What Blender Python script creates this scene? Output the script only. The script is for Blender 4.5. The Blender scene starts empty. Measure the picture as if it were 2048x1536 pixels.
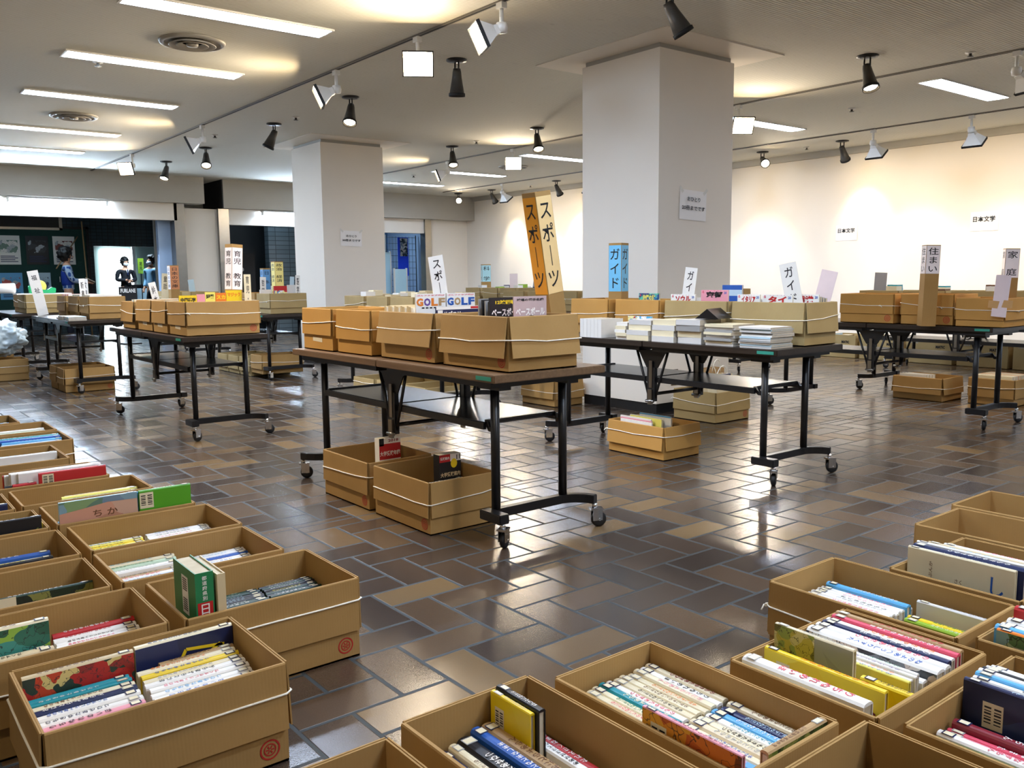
import bpy, bmesh, math, random
from mathutils import Vector, Matrix
random.seed(11)
SC = bpy.context.scene
COL = SC.collection
PI = math.pi
R = math.radians

# ------------------------------------------------------------------ camera, world, exposure
EYE = Vector((0, 0, 1.1))
def camera():
    yaw, pitch, roll, f = R(38.313), R(6.988), R(-0.60), 1747.6
    fw = Vector((math.sin(yaw)*math.cos(pitch), math.cos(yaw)*math.cos(pitch), -math.sin(pitch)))
    rt = Vector((math.cos(yaw), -math.sin(yaw), 0)); up = rt.cross(fw)
    r2 = rt*math.cos(roll) + up*math.sin(roll); u2 = -rt*math.sin(roll) + up*math.cos(roll)
    cd = bpy.data.cameras.new('camera'); cd.sensor_width = 36; cd.lens = f/2048*36
    cd.clip_start = 0.05; cd.clip_end = 200
    o = bpy.data.objects.new('camera', cd); COL.objects.link(o)
    m = Matrix((r2, u2, -fw)).transposed().to_4x4(); m.translation = EYE
    o.matrix_world = m
    SC.camera = o
camera()
W = bpy.data.worlds.new('world'); SC.world = W; W.use_nodes = True
W.node_tree.nodes['Background'].inputs[0].default_value = (0.75, 0.85, 1.0, 1)
W.node_tree.nodes['Background'].inputs[1].default_value = 0.10
SC.view_settings.view_transform = 'Standard'
SC.view_settings.look = 'None'
SC.view_settings.exposure = 1.15
SC.view_settings.gamma = 1.0
SC.view_settings.use_curve_mapping = False
SC.cycles.use_denoising = True
SC.cycles.max_bounces = 8
SC.cycles.sample_clamp_indirect = 4.0
TUBE_E, SPOT_W = 30.0, 30.0        # tube radiance, spot lamp watts

# ------------------------------------------------------------------ materials
def lin(h):
    if not isinstance(h, str): return (*h[:3], 1)
    h = h.lstrip('#'); c = [int(h[i:i+2], 16)/255 for i in (0, 2, 4)]
    return (*[x/12.92 if x <= .04045 else ((x+.055)/1.055)**2.4 for x in c], 1)
class NT:
    def __init__(s, mat):
        s.t = mat.node_tree; s.n = s.t.nodes; s.l = s.t.links
        s.b = s.n['Principled BSDF']
    def add(s, kind, **kw):
        n = s.n.new(kind)
        for k, v in kw.items(): setattr(n, k, v)
        return n
    def put(s, sock, v):
        if isinstance(v, bpy.types.NodeSocket): s.l.new(v, sock)
        elif v is not None: sock.default_value = v
    def m(s, op, a, b=None, c=None):
        n = s.add('ShaderNodeMath', operation=op)
        s.put(n.inputs[0], a); s.put(n.inputs[1], b); s.put(n.inputs[2], c)
        return n.outputs[0]
    def mix(s, f, a, b):
        n = s.add('ShaderNodeMix', data_type='RGBA')
        s.put(n.inputs[0], f); s.put(n.inputs[6], a); s.put(n.inputs[7], b)
        return n.outputs[2]
    def fmix(s, f, a, b):
        n = s.add('ShaderNodeMix', data_type='FLOAT')
        s.put(n.inputs[0], f); s.put(n.inputs[2], a); s.put(n.inputs[3], b)
        return n.outputs[0]
    def ramp(s, f, stops, const=False):
        n = s.add('ShaderNodeValToRGB'); s.l.new(f, n.inputs[0]); e = n.color_ramp.elements
        if const: n.color_ramp.interpolation = 'CONSTANT'
        while len(e) < len(stops): e.new(1)
        for x, (p, c) in zip(e, stops): x.position = p; x.color = lin(c)
        return n.outputs[0]
    def noise(s, scale, detail=3, co=None, rough=.5):
        n = s.add('ShaderNodeTexNoise'); n.inputs['Scale'].default_value = scale
        n.inputs['Detail'].default_value = detail; n.inputs['Roughness'].default_value = rough
        s.l.new(co or s.obj(), n.inputs['Vector']); return n.outputs[0]
    def obj(s): return s.add('ShaderNodeTexCoord').outputs['Object']
    def bump(s, h, strength=.3, dist=.01):
        n = s.add('ShaderNodeBump'); n.inputs['Strength'].default_value = strength
        n.inputs['Distance'].default_value = dist; s.l.new(h, n.inputs['Height'])
        s.l.new(n.outputs[0], s.b.inputs['Normal'])
MATS = {}
def mat(name, col, rough=.6, metal=0, vary=.08, scale=30, emit=None, es=1, alpha=None, trans=0, spec=.5):
    if name in MATS: return MATS[name]
    m = bpy.data.materials.new(name); m.use_nodes = True; MATS[name] = m; t = NT(m)
    c = lin(col)
    if vary:
        n = t.noise(scale)
        t.put(t.b.inputs['Base Color'], t.mix(n, tuple(x*(1-vary) for x in c[:3])+(1,), tuple(min(1, x*(1+vary)) for x in c[:3])+(1,)))
    else: t.b.inputs['Base Color'].default_value = c
    t.b.inputs['Roughness'].default_value = rough; t.b.inputs['Metallic'].default_value = metal
    t.b.inputs['Specular IOR Level'].default_value = spec
    if emit: t.b.inputs['Emission Color'].default_value = lin(emit); t.b.inputs['Emission Strength'].default_value = es
    if alpha is not None: t.b.inputs['Alpha'].default_value = alpha
    if trans: t.b.inputs['Transmission Weight'].default_value = trans
    return m
def floor_mat():
    m = bpy.data.materials.new('herringbone_quarry_tile'); m.use_nodes = True; t = NT(m)
    pos = t.add('ShaderNodeNewGeometry').outputs['Position']
    sp = t.add('ShaderNodeSeparateXYZ'); t.l.new(pos, sp.inputs[0])
    X, Y = sp.outputs[0], sp.outputs[1]
    u = t.m('DIVIDE', t.m('SUBTRACT', X, 1.430), .1490); v = t.m('DIVIDE', t.m('SUBTRACT', Y, 2.479), .1415)
    i, j = t.m('FLOOR', u), t.m('FLOOR', v)
    s = t.m('FLOORED_MODULO', t.m('ADD', i, j), 4.0)
    hz = t.m('LESS_THAN', s, 1.5)
    i0 = t.m('SUBTRACT', i, t.m('MULTIPLY', s, hz))
    j0 = t.m('SUBTRACT', j, t.m('MULTIPLY', t.m('SUBTRACT', s, 2.0), t.m('SUBTRACT', 1.0, hz)))
    a, b = t.m('SUBTRACT', u, i0), t.m('SUBTRACT', v, j0)
    lo, sh = t.fmix(hz, b, a), t.fmix(hz, a, b)
    e = t.m('MINIMUM', t.m('MINIMUM', lo, t.m('SUBTRACT', 2.0, lo)), t.m('MINIMUM', sh, t.m('SUBTRACT', 1.0, sh)))
    mr = t.add('ShaderNodeMapRange', interpolation_type='SMOOTHSTEP')
    t.put(mr.inputs[0], e); mr.inputs[1].default_value = .028; mr.inputs[2].default_value = .05
    tile = mr.outputs[0]
    # straight movement joints every few metres
    for ax, p0 in ((X, 3.95), (Y, 3.56)):
        d = t.m('ABSOLUTE', t.m('SUBTRACT', t.m('FLOORED_MODULO', t.m('SUBTRACT', ax, p0-2.0), 4.0), 2.0))
        tile = t.m('MULTIPLY', tile, t.m('GREATER_THAN', d, .006))
    cv = t.add('ShaderNodeCombineXYZ'); t.put(cv.inputs[0], i0); t.put(cv.inputs[1], j0); t.put(cv.inputs[2], t.m('ADD', hz, 7.31))
    wn = t.add('ShaderNodeTexWhiteNoise', noise_dimensions='3D'); t.l.new(cv.outputs[0], wn.inputs[0])
    col = t.ramp(wn.outputs[0], [(0, '#292120'), (.25, '#332823'), (.5, '#3d2e25'), (.7, '#4b3726'), (.88, '#5e482e'), (.96, '#745b39')])
    n1 = t.noise(9, 4, pos); n2 = t.noise(260, 2, pos)
    col = t.mix(t.m('MULTIPLY', n1, .35), col, t.mix(.35, col, (.03, .024, .022, 1)))
    col = t.mix(t.m('MULTIPLY', n2, .22), col, (.20, .15, .10, 1))
    col = t.mix(tile, lin('#363b3c'), col)
    t.put(t.b.inputs['Base Color'], col)
    t.put(t.b.inputs['Roughness'], t.fmix(tile, .75, t.m('ADD', .15, t.m('ADD', t.m('MULTIPLY', n1, .05), t.m('MULTIPLY', wn.outputs[0], .08)))))
    t.bump(t.m('ADD', t.m('MULTIPLY', tile, 1.0), t.m('MULTIPLY', n2, .10)), .5, .004)
    return m
def ceiling_mat():
    m = bpy.data.materials.new('ribbed_acoustic_board'); m.use_nodes = True; t = NT(m)
    pos = t.add('ShaderNodeNewGeometry').outputs['Position']
    sp = t.add('ShaderNodeSeparateXYZ'); t.l.new(pos, sp.inputs[0])
    w = t.m('SINE', t.m('MULTIPLY', sp.outputs[1], 2*PI/.026))
    w = t.m('ADD', t.m('MULTIPLY', w, .5), .5)
    mp = t.add('ShaderNodeMapping'); mp.inputs['Scale'].default_value = (6, 60, 1); t.l.new(pos, mp.inputs[0])
    n = t.noise(1.0, 4, mp.outputs[0], .7); n2 = t.noise(.6, 3, pos)
    c = t.mix(w, lin('#cdcabc'), lin('#e4e2d8'))
    c = t.mix(t.m('MULTIPLY', t.m('GREATER_THAN', n, .66), .45), c, lin('#9d9688'))
    c = t.mix(t.m('MULTIPLY', n2, .3), c, lin('#c4c0b2'))
    t.put(t.b.inputs['Base Color'], c); t.b.inputs['Roughness'].default_value = .9
    t.bump(w, .5, .004)
    return m
def card_mat(name, col, dark):
    m = bpy.data.materials.new(name); m.use_nodes = True; t = NT(m); MATS[name] = m
    co = t.obj(); n = t.noise(5, 4, co); n2 = t.noise(160, 2, co)
    c = t.mix(n, lin(dark), lin(col)); c = t.mix(t.m('MULTIPLY', n2, .25), c, lin(dark))
    t.put(t.b.inputs['Base Color'], c); t.b.inputs['Roughness'].default_value = .72
    t.b.inputs['Specular IOR Level'].default_value = .25
    sp = t.add('ShaderNodeSeparateXYZ'); t.l.new(co, sp.inputs[0])
    t.bump(t.m('ADD', t.m('SINE', t.m('MULTIPLY', t.m('ADD', sp.outputs[0], sp.outputs[1]), 2*PI/.008)), t.m('MULTIPLY', n, 2.0)), .06, .001)
    return m
def wood_mat(name, c1, c2, rough=.4):
    m = bpy.data.materials.new(name); m.use_nodes = True; t = NT(m); MATS[name] = m
    mp = t.add('ShaderNodeMapping'); mp.inputs['Scale'].default_value = (40, 3, 40); t.l.new(t.obj(), mp.inputs[0])
    n = t.noise(1.6, 6, mp.outputs[0], .65)
    t.put(t.b.inputs['Base Color'], t.mix(n, lin(c1), lin(c2))); t.b.inputs['Roughness'].default_value = rough
    return m
def art_mat(name, cols, scale=14, ink=True):
    """printed picture-book cover: flat patches of a few colours with darker line work"""
    m = bpy.data.materials.new(name); m.use_nodes = True; t = NT(m); MATS[name] = m
    co = t.obj(); v = t.add('ShaderNodeTexVoronoi'); v.inputs['Scale'].default_value = scale
    nz = t.add('ShaderNodeTexNoise'); nz.inputs['Scale'].default_value = scale*.7; t.l.new(co, nz.inputs['Vector'])
    vm = t.add('ShaderNodeVectorMath', operation='MULTIPLY_ADD'); t.l.new(nz.outputs['Color'], vm.inputs[0])
    vm.inputs[1].default_value = (.09,)*3; t.l.new(co, vm.inputs[2]); t.l.new(vm.outputs[0], v.inputs['Vector'])
    sp = t.add('ShaderNodeSeparateColor'); t.l.new(v.outputs['Color'], sp.inputs[0])
    k = len(cols); c = t.ramp(sp.outputs[0], [(q/k, h) for q, h in enumerate(cols)], True)
    if ink:
        w = t.m('GREATER_THAN', t.m('ABSOLUTE', t.m('SUBTRACT', t.noise(scale*2.2, 2, co), .5)), .012)
        c = t.mix(t.m('MULTIPLY', t.m('SUBTRACT', 1.0, w), .8), c, (.02, .018, .02, 1))
    t.put(t.b.inputs['Base Color'], c); t.b.inputs['Roughness'].default_value = .35
    return m
def page_mat():
    m = bpy.data.materials.new('page_edges'); m.use_nodes = True; t = NT(m); MATS['pages'] = m
    sp = t.add('ShaderNodeSeparateXYZ'); t.l.new(t.obj(), sp.inputs[0])
    w = t.m('SINE', t.m('MULTIPLY', sp.outputs[1], 2*PI/.0022)); n = t.noise(40)
    t.put(t.b.inputs['Base Color'], t.mix(t.m('MULTIPLY', t.m('ADD', t.m('MULTIPLY', w, .5), n), .5), lin('#b9ab8e'), lin('#ece4d0')))
    t.b.inputs['Roughness'].default_value = .85; return m
def stack_mat():
    m = bpy.data.materials.new('stacked_page_edges'); m.use_nodes = True; t = NT(m); MATS['stack'] = m
    sp = t.add('ShaderNodeSeparateXYZ'); t.l.new(t.obj(), sp.inputs[0])
    w = t.m('SINE', t.m('MULTIPLY', sp.outputs[2], 2*PI/.002)); n = t.noise(30)
    t.put(t.b.inputs['Base Color'], t.mix(t.m('MULTIPLY', t.m('ADD', t.m('MULTIPLY', w, .4), n), .6), lin('#a39887'), lin('#ded7c8')))
    t.b.inputs['Roughness'].default_value = .85; return m
FLOOR = floor_mat(); CEIL = ceiling_mat()
CARD = card_mat('kraft_cardboard', '#b38e58', '#9a7743'); CARD2 = card_mat('pale_cardboard', '#b39c6c', '#9a8356')
CARD3 = card_mat('orange_cardboard', '#c39450', '#ae803e')
PAGES = page_mat(); STACK = stack_mat()
WALL = mat('warm_white_plaster', '#ece5d9', .85, vary=.02, scale=3)
GREYP = mat('grey_beam_paint', '#aaa69c', .5, vary=.05, scale=4)
BLACK = mat('black_enamel', '#121214', .38, vary=.1)
BLACKM = mat('matt_black', '#08080a', .7, vary=0)
STEEL = mat('brushed_steel', '#8f8c86', .28, 1, .1, 12)
CHROME = mat('chrome', '#d8d8d8', .15, 1, 0)
RUBBER = mat('black_rubber', '#0c0c0d', .6, vary=0)
WHITE = mat('white_paper', '#f2f0ee', .7, vary=.02)
WHITEM = mat('white_enamel', '#e2e0da', .4, vary=.03)
INK = mat('black_ink', '#0b0b0c', .6, vary=0)
RED = mat('red_print', '#b3201c', .6, vary=.05)
ROPE = mat('white_string', '#efe9d8', .8, vary=.1, scale=200)
WOOD = wood_mat('brown_woodgrain_laminate', '#4a3622', '#86684a'); WOODD = wood_mat('dark_laminate', '#1d1814', '#3a2f27', .3)

# ------------------------------------------------------------------ mesh builder
class MB:
    def __init__(s): s.v = []; s.f = []; s.mi = []; s.sm = []
    def face(s, pts, m=0, sm=False):
        b = len(s.v); s.v += [tuple(p) for p in pts]; s.f.append(tuple(range(b, b+len(pts)))); s.mi.append(m); s.sm.append(sm)
    def box(s, x0, x1, y0, y1, z0, z1, m=0, M=None):
        P = [Vector((x, y, z)) for z in (z0, z1) for y in (y0, y1) for x in (x0, x1)]
        if M is not None: P = [M @ p for p in P]
        b = len(s.v); s.v += [tuple(p) for p in P]
        for q in ((0, 2, 3, 1), (4, 5, 7, 6), (0, 1, 5, 4), (1, 3, 7, 5), (3, 2, 6, 7), (2, 0, 4, 6)):
            s.f.append(tuple(b+k for k in q)); s.mi.append(m); s.sm.append(False)
        return s
    def rings(s, rings, m=0, sm=True, closed=False, caps=True):
        b = len(s.v); n = len(rings[0])
        for r in rings: s.v += [tuple(p) for p in r]
        K = len(rings)
        for k in range(K if closed else K-1):
            for q in range(n):
                a, c = b+k*n, b+((k+1) % K)*n
                s.f.append((a+q, a+(q+1) % n, c+(q+1) % n, c+q)); s.mi.append(m); s.sm.append(sm)
        if caps and not closed:
            s.f.append(tuple(b+q for q in range(n))[::-1]); s.f.append(tuple(b+(K-1)*n+q for q in range(n)))
            s.mi += [m, m]; s.sm += [False, False]
        return s
    def tube(s, pts, r, n=8, m=0, closed=False, square=False):
        pts = [Vector(p) for p in pts]; K = len(pts); rings = []
        for k, p in enumerate(pts):
            a = pts[(k-1) % K] if (closed or k) else p; c = pts[(k+1) % K] if (closed or k < K-1) else p
            d = (c-a).normalized(); up = Vector((0, 0, 1)) if abs(d.z) < .95 else Vector((0, 1, 0))
            x = d.cross(up).normalized(); y = x.cross(d)
            rr = r[k] if isinstance(r, (list, tuple)) else r
            if square: rings.append([p+x*rr*i+y*rr*j for i, j in ((1, 1), (-1, 1), (-1, -1), (1, -1))])
            else: rings.append([p+(x*math.cos(2*PI*q/n)+y*math.sin(2*PI*q/n))*rr for q in range(n)])
        return s.rings(rings, m, not square, closed)
    def lathe(s, prof, n=20, m=0, M=None, sm=True):
        rings = []
        for r, z in prof:
            ring = [Vector((r*math.cos(2*PI*q/n), r*math.sin(2*PI*q/n), z)) for q in range(n)]
            rings.append([M @ p for p in ring] if M is not None else ring)
        return s.rings(rings, m, sm)
    def prism(s, poly, f, d0, d1, m=0, sm=False):
        """poly: 2-D outline; f(a, b, d) -> point"""
        return s.rings([[f(a, b, d0) for a, b in poly], [f(a, b, d1) for a, b in poly]], m, sm)
    def build(s, name, mats, parent=None, bevel=0, fix=True):
        me = bpy.data.meshes.new(name); me.from_pydata(s.v, [], s.f)
        for x in (mats if isinstance(mats, (list, tuple)) else [mats]): me.materials.append(x)
        me.polygons.foreach_set('material_index', s.mi); me.polygons.foreach_set('use_smooth', s.sm)
        if fix:
            bm = bmesh.new(); bm.from_mesh(me); bmesh.ops.recalc_face_normals(bm, faces=bm.faces)
            if bevel: bmesh.ops.bevel(bm, geom=[e for e in bm.edges], offset=bevel, segments=2, affect='EDGES', clamp_overlap=True)
            bm.to_mesh(me); bm.free()
        me.update()
        return link(name, me, parent)
def link(name, data, parent=None):
    o = bpy.data.objects.new(name, data); COL.objects.link(o)
    if parent is not None: o.parent = parent
    return o
def tag(o, label=None, cat=None, group=None, kind=None):
    if label:
        w_ = label.split(); k_ = len(w_)-16
        while k_ > 0 and 'the' in w_: w_.remove('the'); k_ -= 1
        o['label'] = ' '.join(w_)
    if cat: o['category'] = cat
    if group: o['group'] = group
    if kind: o['kind'] = kind
    return o
def thing(name, label, cat, loc=(0, 0, 0), rz=0, group=None):
    o = bpy.data.objects.new(name, None); COL.objects.link(o); o.location = loc; o.rotation_euler = (0, 0, rz)
    o.empty_display_size = .05
    return tag(o, label, cat, group)
def struct(mb, name, mats, **kw): return tag(mb.build(name, mats, **kw), kind='structure')
def bx(x0, x1, y0, y1, z0, z1): return MB().box(x0, x1, y0, y1, z0, z1)
def copy_tree(o, parent=None):
    c = o.copy(); COL.objects.link(c)
    if parent is not None: c.parent = parent
    for ch in o.children: copy_tree(ch, c)
    return c
# ------------------------------------------------------------------ lettering (bundled font, turned into meshes, one per string)
TXT = {}
def text_mesh(body, bold=.012):
    k = (body, bold)
    if k not in TXT:
        c = bpy.data.curves.new('t', 'FONT'); c.body = body; c.offset = bold; c.resolution_u = 2
        c.align_x = 'CENTER'; c.space_line = 1.14
        o = bpy.data.objects.new('t', c); COL.objects.link(o)
        me = bpy.data.meshes.new_from_object(o.evaluated_get(bpy.context.evaluated_depsgraph_get()))
        bpy.data.objects.remove(o); bpy.data.curves.remove(c)
        xs = [v.co.x for v in me.vertices]; ys = [v.co.y for v in me.vertices]
        x0, x1, y0, y1 = min(xs), max(xs), min(ys), max(ys)
        for v in me.vertices: v.co = ((v.co.x-(x0+x1)/2)/(x1-x0), (v.co.y-(y0+y1)/2)/(y1-y0), 0)
        me.name = 'lettering'; me.materials.clear(); TXT[k] = me
    return TXT[k]
def text(body, ctr, right, up, w, h, m, parent=None, name='lettering', bold=.012):
    key = (body, bold, m.name)
    if key not in TXT:
        me = text_mesh(body, bold).copy(); me.materials.append(m); TXT[key] = me
    r = Vector(right).normalized(); u = Vector(up).normalized(); n = r.cross(u)
    M = Matrix((r*w, u*h, n)).transposed().to_4x4(); M.translation = ctr
    o = link(name, TXT[key], parent); o.matrix_local = M
    return o
# ================================================================== THE SETTING
ZC = 2.87; XR = 11.70
struct(bx(-5, 14, -5, 30, -.1, 0), 'floor', FLOOR)
struct(bx(-5, XR+.3, -5, 16.9, ZC, ZC+.15), 'ceiling', CEIL)
struct(bx(XR, XR+.2, -5, 16.9, 0, ZC), 'wall_right', WALL)
struct(bx(-5.2, -5, -5, 15.6, 0, ZC), 'wall_left', WALL)
struct(bx(-5, XR, -5.2, -5, 0, ZC), 'wall_rear', WALL)
struct(bx(XR-.07, XR, -5, 16.6, ZC-.09, ZC), 'trim_1', GREYP)
struct(bx(XR-.015, XR, -5, 16.6, 0, .07), 'baseboard_right', BLACK)
# square columns with a dark shadow gap at the ceiling, a flat plaster collar and a dark plinth
for n, (x0, y0) in enumerate(((5.18, 4.70), (5.16, 10.40))):
    x1, y1 = x0+.90, y0+.86
    c = MB(); c.box(x0, x1, y0, y1, .08, ZC-.045); struct(c, 'wall_column', WALL)
    struct(bx(x0+.02, x1-.02, y0+.02, y1-.02, ZC-.045, ZC), 'trim_%d' % (2+n*3), GREYP)
    struct(bx(x0-.26, x1+.26, y0-.30, y1+.30, ZC-.006, ZC+.001), 'trim_%d' % (3+n*3), WALL)
    struct(bx(x0+.01, x1-.01, y0+.01, y1-.01, 0, .08), 'trim_%d' % (4+n*3), BLACKM)
# back wall: grey beams, shutter headers, steel posts, piers
struct(bx(-5, 5.43, 15.45, 16.3, 2.42, ZC), 'wall_beam', GREYP)
b = MB(); b.box(5.82, 8.3, 15.6, 16.6, 2.37, ZC); b.box(5.80, 5.82, 15.6, 16.6, 2.37, ZC, 1); struct(b, 'wall_shutter_housing', [GREYP, BLACKM])  # left end face coloured black for the shade it stands in
struct(bx(8.3, XR, 16.1, 16.6, 2.36, ZC), 'wall_beam_far', GREYP)
struct(bx(-5, 5.0, 15.62, 15.80, 2.13, 2.42), 'wall_header_left', WALL)
struct(bx(5.95, 8.3, 15.72, 15.9, 2.09, 2.37), 'wall_header_middle', WALL)
struct(bx(8.3, 10.6, 16.3, 16.5, 2.06, 2.36), 'wall_header_right', WALL)
struct(bx(4.95, 5.13, 15.62, 15.85, 0, 2.42), 'trim_8', STEEL)
struct(bx(5.76, 5.95, 15.72, 15.95, 0, 2.37), 'trim_9', STEEL)
struct(bx(5.13, 5.76, 15.80, 16.0, 0, 2.36), 'wall_pier', WALL)
struct(bx(4.9, 6.1, 16.6, 16.7, 0, ZC), 'wall_behind_pier', GREYP)
struct(bx(8.0, 8.6, 16.3, 16.6, 0, 2.36), 'wall_pier_middle', WALL)
struct(bx(10.48, 10.64, 16.25, 16.45, 0, 2.36), 'trim_10', STEEL)
struct(bx(10.64, XR, 16.4, 16.6, 0, 2.4), 'wall_back_right', WALL)
# corridor behind the shutters
DTILE = mat('dark_blue_wall_tile', '#1c2c36', .35, vary=.3, scale=6)
def tile_mat(name, c1, c2, grout, w=.11, h=.07):
    m = bpy.data.materials.new(name); m.use_nodes = True; t = NT(m)
    br = t.add('ShaderNodeTexBrick'); br.inputs['Scale'].default_value = 1
    br.inputs['Brick Width'].default_value = w; br.inputs['Row Height'].default_value = h; br.inputs['Mortar Size'].default_value = .006
    br.offset = 0
    br.inputs['Color1'].default_value = lin(c1); br.inputs['Color2'].default_value = lin(c2); br.inputs['Mortar'].default_value = lin(grout)
    pos = t.add('ShaderNodeNewGeometry').outputs['Position']; mp = t.add('ShaderNodeMapping'); mp.inputs['Rotation'].default_value = (PI/2, 0, 0)
    t.l.new(pos, mp.inputs[0]); t.l.new(mp.outputs[0], br.inputs['Vector'])
    t.l.new(br.outputs[0], t.b.inputs['Base Color']); t.b.inputs['Roughness'].default_value = .35
    return m
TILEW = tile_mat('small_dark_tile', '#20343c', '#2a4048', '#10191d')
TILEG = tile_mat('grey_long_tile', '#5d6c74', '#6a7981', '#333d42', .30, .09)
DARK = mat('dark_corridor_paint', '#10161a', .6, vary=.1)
BLUEP = mat('pale_blue_panel', '#9fb6d4', .5, vary=.03)
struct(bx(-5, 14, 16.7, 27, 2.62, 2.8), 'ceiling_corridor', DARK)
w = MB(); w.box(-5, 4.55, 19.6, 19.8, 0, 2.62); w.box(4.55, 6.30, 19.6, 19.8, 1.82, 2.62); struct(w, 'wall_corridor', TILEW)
struct(bx(4.735, 4.95, 15.86, 15.98, 0, 2.3), 'wall_blue_return', BLUEP)  # bluish light falling on this return is put into its colour
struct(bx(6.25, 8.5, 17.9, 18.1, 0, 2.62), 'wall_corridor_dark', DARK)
struct(bx(7.35, 8.4, 17.3, 17.5, 0, 2.62), 'wall_grey_tile', TILEG)
struct(bx(8.4, 14, 19.0, 19.2, 0, 2.62), 'wall_corridor_right', mat('blue_grey_paint', '#5a7ea6', .6, vary=.05))
struct(bx(11.15, 11.3, 16.6, 19.0, 0, 2.62), 'wall_corridor_side', BLUEP)
struct(bx(2, 9, 27, 27.2, 0, 2.62), 'wall_far', mat('pale_far_wall', '#8fa3a0', .7))
# ---- lights of the room
TUBE = mat('fluorescent_diffuser', '#ffffff', .5, vary=0, emit='#d0e3ff', es=TUBE_E)
def tube_light(x0, x1, y, label):
    t = thing('ceiling_light', label, 'ceiling light', ((x0+x1)/2, y, ZC), 0, 'recessed fluorescent ceiling lights')
    l = (x1-x0)/2; f = MB(); hw = .105
    f.box(-l-.015, l+.015, -hw-.012, -hw, -.012, .004); f.box(-l-.015, l+.015, hw, hw+.012, -.012, .004)
    f.box(-l-.015, -l, -hw, hw, -.012, .004); f.box(l, l+.015, -hw, hw, -.012, .004)
    f.build('frame', WHITEM, t)
    d = MB()
    prof = [(-hw, -.002), (-hw*.7, -.010), (0, -.014), (hw*.7, -.010), (hw, -.002)]
    d.prism(prof, lambda a, b_, q: (q, a, b_), -l, l); d.build('diffuser', TUBE, t)
    return t
ORD = ['nearest', 'second', 'third', 'fourth', 'fifth', 'sixth', 'seventh', 'eighth']
ys = [-1.7, .3, 2.3, 4.2, 6.0, 7.68, 9.4, 11.6, 13.4]
for k, y in enumerate(ys):
    q = k-4
    tube_light(1.67, 3.05, y, 'long fluorescent strip glowing on the ceiling at upper left, %s of its row' % (ORD[q] if q >= 0 else 'overhead one before the nearest'))
ys = [-2.2, -.1, 2.05, 4.15, 6.5, 8.3, 10.1, 12.45, 14.4]
for k, y in enumerate(ys):
    q = k-3
    tube_light(8.25, 9.68, y, 'fluorescent strip glowing on the right half of the ceiling, %s of its row' % (ORD[q] if q >= 0 else 'overhead one before the nearest'))
# ------------------------------------------------------------------ spotlights, tracks, ceiling fittings
BULB = mat('lit_bulb', '#ffffff', .5, vary=0, emit='#ffe2b4', es=55)
BULBOFF = mat('unlit_lens', '#6a675f', .2, vary=0)
CONE = mat('dark_grey_lamp_shell', '#4a4742', .4, .3, .1)
def aim_matrix(p, d):
    d = Vector(d).normalized(); q = (-d).to_track_quat('Z', 'Y'); M = q.to_matrix().to_4x4(); M.translation = p
    return M
def lamp(parent, p, d, watts, size, blend=.6, col=(1, .87, .70)):
    ld = bpy.data.lights.new('lamp_light', 'SPOT'); ld.energy = watts; ld.spot_size = R(size); ld.spot_blend = blend
    ld.color = col; ld.shadow_soft_size = .07
    o = link('lamp_light', ld, parent); o.matrix_local = aim_matrix(Vector(p), d)
def flood(x, y, d, lit, label, watts=SPOT_W, size=120, bulb=True):
    """white square-mouthed flood head hanging from a ceiling track"""
    t = thing('track_floodlight', label, 'track light', (x, y, ZC), 0, 'white floodlights on the ceiling tracks')
    s = MB(); s.box(-.022, .022, -.03, .03, -.052, -.0142); s.tube([(0, 0, -.05), (0, 0, -.17)], .014, 10); s.build('stem', WHITEM, t)
    hd = Vector(d).normalized(); piv = Vector((0, 0, -.17)); c = piv+hd*.03
    k = MB(); k.lathe([(0, -.035), (.035, -.03), (.04, 0), (.035, .03), (0, .035)], 12, 0, Matrix.Translation(piv)); k.build('swivel_joint', WHITEM, t)
    M = aim_matrix(c, d)
    def ring(a, z): return [M @ Vector((i*a, j*a*.8, z)) for i, j in ((1, 1), (-1, 1), (-1, -1), (1, -1))]
    h = MB(); h.rings([ring(.035, 0), ring(.04, -.03), ring(.105, -.13)], 0, False, False, False); h.face(ring(.035, 0)); h.build('lamp_head', WHITEM, t)
    r = MB(); r.rings([ring(.107, -.125), ring(.112, -.125), ring(.112, -.15), ring(.104, -.15), ring(.104, -.132)], 0, False, False, False); r.build('black_rim', BLACKM, t)
    l = MB(); l.face(ring(.103, -.134)); l.build('lens', BULB if lit else BULBOFF, t)
    if lit: lamp(t, c+hd*.17, d, watts, size)
    return t
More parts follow.
